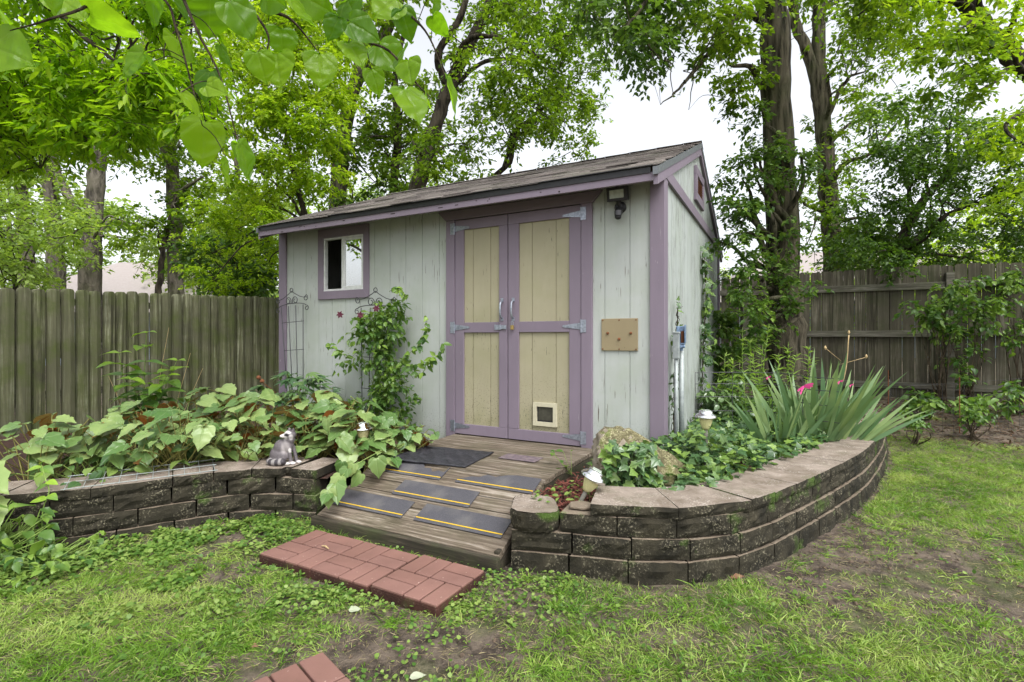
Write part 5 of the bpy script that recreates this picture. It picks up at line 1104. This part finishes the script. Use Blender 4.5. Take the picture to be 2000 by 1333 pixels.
# ---------------------------------------------------------------- wire trellises
def spiral(c, r0, r1, a0, turns, n=18): return [(c[0] + (r0 + (r1 - r0) * i / n) * math.cos(a0 + turns * 2 * math.pi * i / n), c[1] + (r0 + (r1 - r0) * i / n) * math.sin(a0 + turns * 2 * math.pi * i / n)) for i in range(n + 1)]
def trellis(label, x, n, z0, wt, wb, h, tilt=0):
    th = thing('garden_trellis', label, 'trellis', W(x - .80, n, z0), TH); mb = MB(); T = Matrix.Rotation(math.radians(tilt), 4, 'Y')
    def C(p, r=.0042): mb.tube([T @ Vector((q[0], 0, q[1])) for q in p], r, 6)
    for k in range(4):
        f = k / 3 - .5; C([(f * wb, 0), (f * wt, h)])
    for z in (.12, .38, .62, .86): wz = (wb + (wt - wb) * z) / 2; C([(-wz - .01, h * z), (wz + .01, h * z)], .0034)
    arc = [(wt * .62 * math.cos(a), h + .035 * math.sin(a) - .01) for a in np.linspace(0, math.pi, 14)]; C(arc)
    C([(wt * .62, h - .01)] + spiral((wt * .62 + .01, h - .04), .03, .012, math.pi / 2, -1.1)); C([(-wt * .62, h - .01)] + spiral((-wt * .62 - .01, h - .04), .03, .012, math.pi / 2, 1.1))
    for s_ in (1, -1):
        C([(0, h + .16), (s_ * .05, h + .13), (s_ * wt * .38, h + .09), (s_ * wt * .58, h + .075)] + [(s_ * (wt * .62 + q[0]), q[1] + h + .07) for q in spiral((.0, -.0), .035, .012, 1.2, -1.2)]); C([(s_ * .012, h + .03)] + [(s_ * q[0], q[1]) for q in spiral((.055, h + .055), .045, .016, math.pi * 1.1, -1.3)])
        C([(s_ * q[0], q[1]) for q in spiral((.055, h * .22), .04, .012, math.pi, -1.3)], .003)
    C(spiral((0, h + .17), .022, .022, -math.pi / 2, 1.0)); mb.build('wire_frame', M['steel'], th, True, smooth=True); return th
trellis('bare wire trellis with scroll top against the left shed corner', -3.87, 3.80, .28, .35, .22, 1.27, -3)
trellis('wire trellis overgrown by the flowering vine below the window', -2.73, 3.74, .22, .36, .24, 1.27, 2)
# clematis on the second trellis
cb = W(-.80 - 2.62, 3.70, .25); th = thing('clematis_vine', 'leafy climbing vine with dark red flowers on the trellis by the window', 'vine', cb)
def cpt(x, z, n=3.70): return W(x - .80, n, z)
cl = []
for z0_, z1_, xc_, w_, k in ((.30, .6, -2.48, .32, 17), (.55, .95, -2.48, .25, 16), (.9, 1.25, -2.52, .20, 14), (1.15, 1.42, -2.62, .26, 13), (1.38, 1.62, -2.52, .16, 6), (.35, .62, -2.95, .2, 7), (.8, 1.35, -2.88, .15, 5)):
    for _ in range(k): q = cpt(xc_ + random.gauss(0, w_ * .55), random.uniform(z0_, z1_), 3.72 - abs(random.gauss(0, .06))); cl.append(q + (.12,))
pt, tws = sprays(cl, 5, .05, 6, .35, OVATE, flat=.9); tb = MB(); twigs(tb, tws, 2, .0022); mesh_np('foliage', [pt, (np.array(tb.v), np.array(tb.f), {}, 1)], [M['lf_vine'], M['stem_green']], th, smooth=True)
mb = MB()
for k in range(16): x0 = -2.6 + random.gauss(0, .06); mb.tube(catmull([cpt(x0, .2), cpt(x0 + random.gauss(0, .06), .6, 3.72), cpt(x0 + random.gauss(0, .08), 1.0, 3.72), cpt(-2.6 + random.gauss(0, .14), 1.45, 3.74)], 4), .003, 5)
shoots = [[(770, 720, 4.4), (800, 690, 4.35), (832, 660, 4.3), (834, 620, 4.3)], [(770, 720, 4.4), (815, 712, 4.3), (850, 700, 4.25), (866, 672, 4.2)], [(790, 700, 4.4), (820, 730, 4.3), (850, 695, 4.3)], [(760, 570, 4.6), (775, 562, 4.6), (795, 580, 4.6)], [(690, 700, 4.6), (665, 690, 4.6), (640, 670, 4.6)]]
P = []
for s_ in shoots:
    c = catmull([at(*p) for p in s_], 6); mb.tube(c, list(np.linspace(.003, .0012, len(c))), 5); P += [c[i] for i in range(3, len(c))]
mb.build('stems', M['stem_green'], th, smooth=True)
n = len(P); P = np.repeat(np.array(P), 2, 0); mesh_np('shoot_leaves', [scatter(OVATE, P, rdir(2 * n, -.5, .6), RNG.normal(0, .4, (2 * n, 3)) + np.array([0, -.6, .6]), RNG.uniform(.045, .075, 2 * n))], M['lf_vine'], th, smooth=True)
for u, v in ((735, 603), (664, 615), (704, 616)):
    p = at(u, v, 4.5); n = 6; a = np.linspace(0, 6.28, 7)[:6] + random.random(); D = np.stack([np.cos(a), 0 * a - .25, np.sin(a)], 1); mesh_np('flower', [scatter(OVATE, np.repeat([p], 6, 0), D, np.tile([0, -1, .1], (6, 1)), np.full(6, .034))], M['maroon'], th)

# wire panel lying on the left wall cap
wp = thing('wire_mesh', 'short length of wire mesh lying on the left wall cap', 'wire mesh', (-2.2, 3.25, .33)); mb = MB()
p0, p1 = np.array(at(118, 936, 2.92)), np.array(at(425, 911, 3.36)); dv = p1 - p0; up = np.array([-.28, .42, .0]) * .5; zt = .332
def wpnt(f, g): q = p0 + dv * f + up * g; return (q[0], q[1], zt + .02 * g)
for g in (0, .5, 1.): mb.tube([wpnt(f, g) for f in np.linspace(0, 1, 8)], .0028, 6)
for f in np.linspace(.02, .98, 10): mb.tube([wpnt(f, -.06), wpnt(f, .5), wpnt(f, 1.05)], .0022, 5)
mb.build('mesh_wires', M['galv'], wp)

# ================================================================ raccoon statue on the left wall
def blob(mb, c, r, M_=None, seg=(18, 12)):
    n, m = seg; prof = [(max(1e-4, math.sin(math.pi * i / m)), -math.cos(math.pi * i / m)) for i in range(m + 1)]
    T = Matrix.Translation(c) @ (M_ or Matrix.Identity(4)) @ Matrix.Diagonal((r[0], r[1], r[2], 1)); mb.lathe(prof, n, 0, T)
rx, ry, rz_ = -1.572, 3.555, .326; rc = thing('raccoon_statue', 'grey painted raccoon figurine sitting on the left wall cap among the leaves', 'statue', (rx, ry, rz_), 0)
mb = MB(); el = [((-.045, 0, .062), (.064, .052, .06)), ((-.025, 0, .105), (.058, .046, .065)), ((.015, 0, .128), (.042, .040, .055)), ((.032, -.002, .168), (.034, .032, .035)), ((.034, -.006, .202), (.041, .036, .035)), ((.004, -.022, .196), (.027, .020, .017)), ((-.018, -.030, .196), (.012, .011, .010)),
      ((.020, .014, .234), (.012, .008, .016)), ((.056, -.006, .233), (.012, .008, .016)), ((-.018, -.036, .052), (.046, .024, .042)), ((.022, -.052, .012), (.034, .016, .0125)), ((.064, -.034, .011), (.023, .015, .0115)), ((.088, .006, .011), (.022, .015, .0115))]
for c, r in el: blob(mb, c, r)
for a, c2, r in (((.034, -.024, .115), (.05, -.03, .014), .0145), ((.05, .012, .11), (.074, .008, .014), .0145)):
    for f in np.linspace(0, 1, 7): blob(mb, tuple(np.array(a) * (1 - f) + np.array(c2) * f), (r, r, r), None, (12, 8))
tl = catmull([(-.085, .005, .03), (-.098, -.03, .026), (-.075, -.058, .024), (-.03, -.072, .024), (.008, -.070, .028)], 6)
for p in tl: blob(mb, tuple(p), (.0225, .0225, .0225), None, (12, 8))
o = mb.build('body', M['black'], rc, True)
md = o.modifiers.new('remesh', 'REMESH'); md.mode = 'VOXEL'; md.voxel_size = .0042; sm = o.modifiers.new('smooth', 'SMOOTH'); sm.iterations = 5; sm.factor = .6
bpy.context.view_layer.update(); dg = bpy.context.evaluated_depsgraph_get(); me = bpy.data.meshes.new_from_object(o.evaluated_get(dg)); o.modifiers.clear(); o.data = me
me.polygons.foreach_set('use_smooth', np.ones(len(me.polygons), bool)); V = np.empty(len(me.vertices) * 3); me.vertices.foreach_get('co', V); V = V.reshape(-1, 3)
col = np.tile([.105, .092, .098], (len(V), 1)) * (.75 + .55 * fbm(V[:, 0] * 1 + V[:, 1], V[:, 2], 160, 3))[:, None]
def pm(c, r, cc, soft=.35):
    d = np.linalg.norm((V - np.array(c)) / np.array(r), axis=1); w = 1 - sst(1 - soft, 1 + soft, d); col[:] = col * (1 - w[:, None]) + np.array(cc) * w[:, None]
pm((.012, -.012, .115), (.03, .05, .045), (.30, .27, .27)); pm((-.004, -.028, .192), (.032, .03, .022), (.62, .59, .57)); pm((.022, -.036, .222), (.03, .02, .012), (.6, .57, .55)); pm((.022, -.04, .206), (.018, .02, .011), (.012, .01, .012)); pm((.05, -.03, .19), (.014, .02, .02), (.5, .47, .46)); pm((-.029, -.034, .197), (.008, .009, .008), (.01, .01, .01))
pm((.05, 0, .23), (.022, .03, .02), (.045, .035, .04)); pm((.03, -.056, .01), (.026, .02, .014), (.55, .53, .5)); pm((.07, -.038, .009), (.024, .018, .014), (.6, .57, .55)); pm((.092, .004, .009), (.024, .018, .014), (.6, .57, .55)); pm((.046, -.034, .10), (.012, .012, .016), (.5, .48, .46))
L_ = np.linalg.norm(V[:, None] - tl[None], axis=2); j = L_.argmin(1); on = (L_.min(1) < .026) & (V[:, 2] < .055); fr_ = j / (len(tl) - 1); ringc = (np.sin(fr_ * 26) > 0)
col[on & ringc] = (.045, .04, .045); col[on & ~ringc] = (.24, .225, .22)
ca = me.attributes.new('paint', 'FLOAT_COLOR', 'POINT'); ca.data.foreach_set('color', np.concatenate([col, np.ones((len(V), 1))], 1).ravel().astype(np.float32))
t = Mt('statue_paint'); n1 = t.noise(160, 4); M['statue'] = t.pbr(t.attr('paint', 'Color'), .55, t.bump(n1, .35, .004)); me.materials.clear(); me.materials.append(M['statue'])

# ================================================================ solar path lights
def lamp(label, x, y, z, tilt=0, az=0, s=1.0, st=.22):
    th = thing('solar_light', label, 'garden light', (x, y, z), 0); T = Matrix.Rotation(math.radians(az), 4, 'Z') @ Matrix.Rotation(math.radians(tilt), 4, 'Y') @ Matrix.Scale(s, 4)
    b = MB(); b.tube([T @ Vector((0, 0, -.05)), T @ Vector((0, 0, st + .005))], .0125 * s, 12); b.build('stake', M['stake'], th, True, smooth=True)
    b = MB(); b.lathe([(.020, st), (.026, st + .012), (.038, st + .045), (.0435, st + .085)], 24, 0, T); b.lathe([(.0437, st + .084), (.039, st + .086)], 24, 0, T, False)
    for k in range(20): a = k * math.pi / 10; b.tube([T @ Vector((r_ * math.cos(a), r_ * math.sin(a), st + z_)) for r_, z_ in ((.0265, .014), (.0385, .047), (.0437, .083))], .0014 * s, 4, 0, False)
    b.build('lamp_shade', M['shade'], th, True, smooth=True)
    b = MB(); b.lathe([(.044, st + .0835), (.072, st + .080), (.0735, st + .083), (.068, st + .094), (.058, st + .104), (.046, st + .109), (.044, st + .122), (.040, st + .127), (.03, st + .1285), (.0005, st + .1286)], 32, 0, T, False); b.build('cap', M['chrome'], th, True, smooth=True)
    b = MB(); b.box(-.026, .026, -.026, .026, st + .1287, st + .1312, 0, T); b.build('solar_panel', M['lens'], th, True, bevel=.002); return th
lamp('chrome-capped solar light tilted over the wall end beside the ramp', .365, 2.80, .285, 27, -12, 1.0, .09)
lamp('upright chrome-capped solar light in the ivy right of the grey pipe', 1.325, 3.50, .30, 0, 0, 1.0, .275)
lamp('solar light mostly hidden among begonia leaves left of the ramp', -1.07, 3.74, .25, -4, 0, 1.0, .20)

# ================================================================ boulder, pipes
bo = thing('boulder', 'lichen-covered boulder leaning at the shed corner in the ivy', 'rock', (.75, 3.25, .25)); bm = bmesh.new(); bmesh.ops.create_icosphere(bm, subdivisions=5, radius=1)
for v in bm.verts:
    p = v.co.copy(); c = Vector((max(-.72, min(.9, p.x)), max(-.75, min(.8, p.y)), max(-.6, min(.80, p.z)))); c = c * .55 + p * .45
    sl_ = max(0, c.x + .25) * .62; q = Vector((c.x * .43 + .07, c.y * .26, c.z * .32 - sl_ * .36 * max(0, .4 + c.z)))
    dsp = (float(fbm(p.x * 2 + p.z, p.y * 2 - p.z, 1.6, 8)) - .5) * .11 + (float(fbm(p.x * 3, p.y * 3 + p.z * 4, 3.5, 5)) - .5) * .04; q += p * dsp; v.co = q * .86 + Vector((0.01, 0, .13))
me = bpy.data.meshes.new('rock_body'); bm.to_mesh(me); bm.free(); o = link('rock_body', me, bo); setmats(me, [M['boulder'], M['boulder_pale']])
me.polygons.foreach_set('material_index', np.array([1 if (p.normal.x < -.45 and p.center.z > .0) else 0 for p in me.polygons], np.int32)); me.polygons.foreach_set('use_smooth', np.ones(len(me.polygons), bool))
ut = thing('electrical_conduit', 'grey pipe with an open blue-grey metal box on top, at the shed corner', 'pipe', W(-.70, 4.10, .3), TH)
b = MB(); b.tube([(0, 0, -.05), (0, 0, .82)], .0205, 16); b.build('pipe', M['galv'], ut, True, smooth=True)
b = MB(); b.tube([(-.012, -.0, .80), (-.012, -.0, .845)], .03, 14); b.tube([(-.03, -.03, .815), (.03, -.03, .835)], .012, 10); b.box(-.034, .028, -.02, .022, .845, .86); b.box(-.034, -.028, -.03, .026, .86, .99); b.box(.026, .032, -.03, .026, .86, 1.0); b.box(-.028, .026, .02, .026, .86, .99); b.box(-.03, -.006, -.032, -.026, .862, .985)
b.build('open_box', M['blue_box'], ut, True, bevel=.003); b = MB(); b.box(-.004, .016, .0, .018, .862, .95); b.build('terminal', M['rust'], ut, True)
ut = thing('electrical_conduit', 'thinner pipe with a small grey cap box tight against the shed corner trim', 'pipe', W(-.725, 4.02, .3), TH)
b = MB(); b.tube([(0, 0, -.05), (0.0, 0, .75)], .014, 12); b.build('pipe', M['galv'], ut, True, smooth=True); b = MB(); b.box(-.022, .024, -.022, .022, .74, .93); b.box(-.026, .028, -.026, .026, .93, .945); b.build('cap_box', M['galv'], ut, True, bevel=.003)

# ================================================================ wire fences
def wfence(label, path, z0, z1, rows, pitch, mt, post=.0, r=.002):
    c = catmull(path, 10); L = arclen(c); b0 = tuple(c[0]) + (0,); th = thing('wire_fence', label, 'fence', b0); mb = MB(); zg = z0 if callable(z0) else (lambda x, y: z0)
    for z in rows: mb.tube([(p[0], p[1], zg(*p) + z) for p in c], r, 5)
    for s_ in np.arange(0, L[-1], pitch): p = along(c, s_); mb.tube([(p[0], p[1], zg(*p)), (p[0], p[1], zg(*p) + z1)], r * .85, 4)
    mb.build('fence_wires', M[mt], th)
    if post:
        for s_ in (0, L[-1] * .5, L[-1]): p = along(c, s_); mb = MB(); mb.tube([(p[0], p[1], zg(*p) - .1), (p[0], p[1], zg(*p) + z1 + .06)], post, 6); mb.build('stake', M['rust'], th)
wfence('dark wire fence between the ivy and the lilies in the right bed', [at(1358, 800, 4.75)[:2], at(1440, 800, 4.7)[:2], at(1530, 800, 4.55)[:2], at(1572, 800, 4.3)[:2], at(1640, 820, 4.1)[:2]], zr, .56, [.06, .20, .33, .45, .555], .33, 'steel', 0, .003)
wfence('rusty low wire fence along the bed in front of the back fence', [at(1735, 780, 6.2)[:2], at(1760, 790, 5.75)[:2], at(1900, 790, 5.65)[:2], at(2080, 790, 5.6)[:2]], lambda x, y: float(H(x, y)), .56, [.1, .25, .40, .555], .115, 'steel', .005, .0013)

# ================================================================ right bed: ivy, iris, lilies
poly = [tuple(p) for p in offset(RWI, -.22)] + [W(1.0, 7.3)[:2], W(-.76, 7.0)[:2], W(-.76, 3.9)[:2]]
n = 42000; xi = RNG.uniform(.3, 4.2, n); yi = RNG.uniform(2.7, 6.4, n); k = inpoly(xi, yi, [tuple(p) for p in offset(RWI, -.22)] + [W(1.0, 7.3)[:2], W(-.76, 7.0)[:2], W(-.76, 3.88)[:2], W(-1.15, 3.7)[:2], W(-1.2, 3.0)[:2]]) & (xi > .55 + .25 * (yi < 2.95))
dm = np.clip((fbm(xi, yi, 3.5, 51) - .2) * 5, 0, 1) * (1 - .75 * sst(4.4, 5.4, yi)); dm *= 1 - .85 * G(xi, yi, 1.72, 3.62, .25, .14); dm *= 1 - .9 * G(xi, yi, 1.95, 4.35, .35, .22); dm = np.maximum(dm, .9 * G(xi, yi, 1.15, 3.4, .4, .4)) * (1 - G(xi, yi, .80, 3.08, .2, .2)); k &= RNG.random(n) < dm; xi, yi = xi[k], yi[k]
ni = len(xi); zi = zr(xi, yi) + RNG.random(ni) ** 1.3 * (.07 + .12 * vn(xi, yi, 3, 6) + .20 * G(xi, yi, 1.32, 3.5, .36, .42)) + .015
iv = scatter(IVY, np.stack([xi, yi, zi], 1), rdir(ni, -.15, .3) + np.array([0, -.35, 0]), RNG.normal(0, .35, (ni, 3)) + np.array([0, -.2, 1]), RNG.uniform(.035, .075, ni), np.clip(RNG.random(ni) ** 1.4, 0, 1), lc=True)
props(mesh_np('ivy', [iv], M['lf_ivy']), 'glossy ivy carpet covering the right bed', 'ivy', kind='stuff')
def ivyvine(label, pts, n, spread, size, cat='vine'):
    c = catmull(pts, 10); th = thing('ivy_vine', label, cat, tuple(c[0])); mb = MB(); mb.tube(c, .004, 5); 
    for _ in range(3): mb.tube(c + RNG.normal(0, .012, c.shape), .0025, 5)
    mb.build('stems', M['twig'], th); i = RNG.integers(0, len(c), n); P = c[i] + RNG.normal(0, 1, (n, 3)) * np.array(spread)
    mesh_np('foliage', [scatter(IVY, P, rdir(n, -.9, .5), RNG.normal(0, .35, (n, 3)) + np.array([RX * .9, RY * .9 - .2, .35]), RNG.uniform(.6, 1.2, n) * size, lc=True)], M['lf_ivy'], th); return th
ivyvine('ivy climbing high up the gable wall of the shed', [W(-.765, 5.6, .35), W(-.765, 5.75, .9), W(-.765, 5.9, 1.3), W(-.765, 6.0, 1.75), W(-.77, 5.85, 2.15)], 260, (.03, .09, .07), .075)
ivyvine('short ivy strand beside the pipes at the shed corner', [W(-.755, 4.05, .3), W(-.755, 4.12, .7), W(-.755, 4.2, 1.1), W(-.755, 4.26, 1.45)], 60, (.02, .03, .06), .05)
th = thing('ivy_vine', 'ivy cluster tumbling over the front of the boulder', 'vine', (.72, 2.98, .3)); n = 240; a = RNG.random(n); P = np.stack([.54 + .30 * RNG.random(n), 2.90 + .16 * RNG.random(n), .29 + .30 * RNG.random(n) ** 1.1], 1)
mesh_np('foliage', [scatter(IVY, P, rdir(n, -.5, .4) + np.array([0, -.5, 0]), RNG.normal(0, .3, (n, 3)) + np.array([0, -.8, .8]), RNG.uniform(.045, .08, n), lc=True)], M['lf_ivy'], th); mb = MB(); [mb.tube([(.7, 3.0, .26), tuple(p)], .002, 4, 0, False) for p in P[::6]]; mb.build('stems', M['twig'], th)
# iris clumps
def iris(label, x, y, r, n, L0, L1, up=.0, w=.034, dirx=0.):
    z = float(zr(x, y)); th = thing('iris_plant', label, 'plant', (x, y, z)); a = RNG.uniform(0, 6.28, n); rr = r * RNG.random(n) ** .5; P = np.stack([x + np.cos(a) * rr, y + np.sin(a) * rr * .8, np.full(n, z - .01)], 1)
    D = np.stack([np.cos(a) * rr / r * .55 + RNG.normal(dirx, .18, n), np.sin(a) * rr / r * .45 + RNG.normal(-.05, .15, n), np.full(n, 1.0)], 1); bend = np.clip(RNG.exponential(.075, n), 0, .5)
    mesh_np('leaves', [straps(P, D, RNG.uniform(L0, L1, n), RNG.uniform(w * .75, w * 1.2, n), bend, 8, side=RNG.normal(0, .38, (n, 3)) + np.array([0, 1., 0]))], M['lf_iris'], th); return th
ix, iy, _ = at(1592, 850, 4.35)
iris('large iris clump with sword leaves leaning right beside the curved wall', ix, iy, .24, 70, .46, .86, dirx=.06, w=.055)
th2 = iris('iris leaves arching low over the cap stones at the right end of the wall', ix + .22, iy - .12, .10, 22, .40, .66, dirx=.75, w=.036)
iris('smaller iris clump left of the large one, in front of the wire fence', at(1520, 850, 4.2)[0], 4.2, .13, 30, .36, .62, dirx=-.12, w=.042)
st = thing('flower_stalk', 'tall dry yellowish iris flower stalk rising from the large clump', 'plant', (ix + .06, iy, .35)); mb = MB(); mb.tube(catmull([(ix + .05, iy, .33), at(1648, 740, 4.3), at(1658, 655, 4.3)], 6), .0045, 7); mb.tube([at(1642, 712, 4.3), at(1692, 640 + 58, 4.3)], .002, 5); mb.tube([at(1642, 705, 4.3), at(1612, 680, 4.3)], .002, 5); mb.build('stalk', M['straw'], st, smooth=True)
for u, v in ((1692, 697), (1612, 680), (1658, 650)): mb = MB(); mb.lathe([(.003, -.015), (.010, 0), (.007, .012), (.002, .02)], 7, 0, Matrix.Translation(at(u, v, 4.3))); mb.build('dry_bloom', M['straw'], st)
for lab, u, v, s_ in (('small pink ribbon tied near the left iris', 1500, 737, .28), ('largest pink ribbon tied on the wire fence between the irises', 1570, 755, .85), ('pink ribbon high in the middle of the large iris clump', 1640, 745, .34), ('pink ribbon lowest right in the large iris clump', 1662, 752, .26)):
    p = np.array(at(u, v, 4.05)); rbn = thing('ribbon', lab, 'ribbon', tuple(p), 0, 'pink ribbons on the irises'); D = np.array([(1, -.2, .55), (-1, -.2, -.55), (.9, -.3, .2), (-.6, -.3, -.9), (.5, -.4, -.1)]); mesh_np('ribbon_band', [straps(np.repeat([p], 5, 0), D, np.array([.085, .07, .07, .075, .05]) * s_, .022 * s_, .15, 4, tip=.15, side=np.tile([0, 1., .2], (5, 1)))], M['pink'], rbn)
# lilies behind the wire fence
LG = 'lily stems behind the wire fence'
def lily(label, u, v, Yq):
    p1 = np.array(at(u, v, Yq)); p0 = np.array([p1[0] + random.gauss(0, .05), Yq + .05, float(zr(p1[0], Yq)) - .02]); th = thing('lily_plant', label, 'plant', tuple(p0), 0, LG); c = catmull([p0, (p0 + p1) / 2 + RNG.normal(0, .02, 3), p1], 10); mb = MB(); mb.tube(c, list(np.linspace(.006, .003, len(c))), 6); mb.build('stem', M['stem_green'], th)
    n = int(46 * (p1[2] - p0[2]) / .6); f = RNG.uniform(.12, 1, n); i = (f * (len(c) - 1)).astype(int); D = rdir(n, 0, .2); D[:, 2] = .35 + .5 * f; mesh_np('leaves', [straps(c[i], D, RNG.uniform(.10, .17, n) * (1.1 - .45 * f), .017, RNG.uniform(.1, .5, n), 4, np.clip(f + RNG.normal(0, .15, n), 0, 1), side=np.tile([0, 0, 1.], (n, 1)) + RNG.normal(0, .2, (n, 3)))], M['lf_lily'], th)
for i, (u, v, y_) in enumerate([(1502, 632, 5.3), (1450, 640, 5.5), (1432, 700, 5.2), (1470, 690, 5.0), (1490, 672, 5.3), (1520, 690, 5.0), (1540, 668, 5.4), (1416, 690, 5.4), (1452, 722, 4.95), (1556, 690, 5.2), (1482, 728, 4.9), (1512, 720, 4.95), (1440, 745, 4.95), (1405, 730, 5.1), (1580, 676, 5.3), (1465, 662, 5.5)]):
    lily('tallest narrow-leaved lily, standing against the big trunk' if i == 0 else 'narrow-leaved green lily stem behind the wire fence left of the iris', u, v, y_)
def bush(name, lab, rg, mt, lf, k, rc, per=10, tw_=8, tpl=OVATE, dr=.35, cat='plant'):
    cl = region(*rg, k, rc); c0 = np.mean([c[:3] for c in cl], 0); zb_ = float(H(c0[0], c0[1])); th = thing(name, lab, cat, (c0[0], c0[1], zb_)); pt, tws = sprays(cl, per, lf, tw_, dr, tpl); tb = MB(); twigs(tb, tws, 4, .0025); mesh_np('foliage', [pt, (np.array(tb.v), np.array(tb.f), {}, 1)], [M[mt], M['twig']], th); mb = MB()
    for c in random.sample(cl, min(12, len(cl))): mb.tube(catmull([(c0[0] + random.gauss(0, .05), c0[1], zb_), (np.array([c0[0], c0[1], zb_]) + np.array(c[:3])) / 2 + RNG.normal(0, .05, 3), c[:3]], 4), list(np.linspace(.008, .002, 9)), 5, 0, False)
    mb.build('stems', M['twig'], th); return th
bush('shrub', 'dark green shrub between the gable wall and the lilies', (1395, 610, 1455, 750, 6.2, 6.9), 'lf_vine', .06, 18, .15, cat='shrub')
bush('leafy_plant', 'dark leafy weeds at the foot of the gable wall', (1385, 745, 1450, 830, 5.0, 5.6), 'lf_ivy', .06, 16, .11)
bush('leafy_sapling', 'leafy sapling climbing the back fence near the right edge', (1845, 540, 1945, 740, 6.6, 7.0), 'lf_vine', .07, 17, .18, 6, 6)
bush('leafy_sapling', 'branch of fresh leaves reaching left across the back fence', (1785, 560, 1890, 640, 6.4, 6.8), 'lf_vine', .07, 12, .15, 8, 7)
bush('leafy_sapling', 'leafy shoots over the fence top at the right edge of the photo', (1910, 490, 2060, 680, 6.5, 7.1), 'lf_vine', .07, 15, .18, 7, 7)
for i, (u0, u1, v0, v1, lab) in enumerate([(1765, 1850, 765, 800, 'pale-leaved plants behind the rusty wire fence, left part'), (1850, 1930, 770, 800, 'low green plants under the fence post at the right'), (1925, 2060, 755, 800, 'green plants in the corner at the right edge of the photo'), (1760, 1815, 800, 835, 'small bushy weed in front of the rusty wire fence post'), (1860, 1960, 800, 825, 'scattered seedlings on the leaf litter at the right')]):
    bush('leafy_plant', lab, (u0, v0, u1, v1, 5.7 if i < 3 else 5.2, 6.4 if i < 3 else 5.6), 'lf_vine' if i != 1 else 'lf_hyd', .075 if i < 3 else .045, 9 if i < 3 else 7, .09, 5, 5)
th = thing('weed_sprig', 'little two-leaved weed sprig growing out of the landing edge', 'plant', W(RR + .02, 3.25, .3)); p = [at(*q) for q in ((1080, 885, 3.55), (1075, 880, 3.5), (1100, 882, 3.5), (1115, 880, 3.5), (1098, 905, 3.4), (1090, 915, 3.4), (1105, 910, 3.4))]
mesh_np('leaves', [scatter(OVATE, p, rdir(7, 0, .3), np.tile([0, -.4, 1.], (7, 1)), RNG.uniform(.04, .07, 7))], M['lf_vine'], th); mb = MB(); [mb.tube([W(RR + .02, 3.25, .27), q], .0016, 4) for q in p]; mb.build('stems', M['stem_green'], th)
n = 90; q = RNG.uniform(0, 1, (n, 2)); P = np.stack([.10 + .42 * q[:, 0], 2.72 + .5 * q[:, 1], .285 + .05 * RNG.random(n)], 1); k = (P[:, :2] @ np.array([RX, RY])) > RR + .06; P = P[k]
th = thing('ground_weeds', 'small fresh weeds sprouting from the red mulch beside the ramp', 'weeds', (.3, 2.95, .28)); mesh_np('leaves', [scatter(OVATE, P, rdir(len(P), .1, .3), RNG.normal(0, .3, (len(P), 3)) + np.array([0, -.2, 1]), RNG.uniform(.02, .045, len(P)))], M['clover'], th); mb = MB(); [mb.tube([(p[0], p[1], .26), tuple(p)], .001, 4, 0, False) for p in P[::2]]; mb.build('stems', M['stem_green'], th)

# ================================================================ neighbours' houses
def house(label, x, y, w, d, zw, zr_, hip, rz, wallm):
    th = thing('neighbour_house', label, 'house', (x, y, 0), math.radians(rz)); b = MB(); b.box(-w / 2, w / 2, 0, d, 0, zw); b.build('wall', M[wallm], th, True)
    o_ = .5; b = MB(); vs = [(-w / 2 - o_, -o_, zw - .1), (w / 2 + o_, -o_, zw - .1), (w / 2 + o_, d + o_, zw - .1), (-w / 2 - o_, d + o_, zw - .1), (-w / 2 + hip, d / 2, zr_), (w / 2 - hip, d / 2, zr_)]
    b.add(vs, [(0, 1, 5, 4), (2, 3, 4, 5), (1, 2, 5), (3, 0, 4), (3, 2, 1, 0)]); b.build('roof', M['roof_far'], th, True); return th
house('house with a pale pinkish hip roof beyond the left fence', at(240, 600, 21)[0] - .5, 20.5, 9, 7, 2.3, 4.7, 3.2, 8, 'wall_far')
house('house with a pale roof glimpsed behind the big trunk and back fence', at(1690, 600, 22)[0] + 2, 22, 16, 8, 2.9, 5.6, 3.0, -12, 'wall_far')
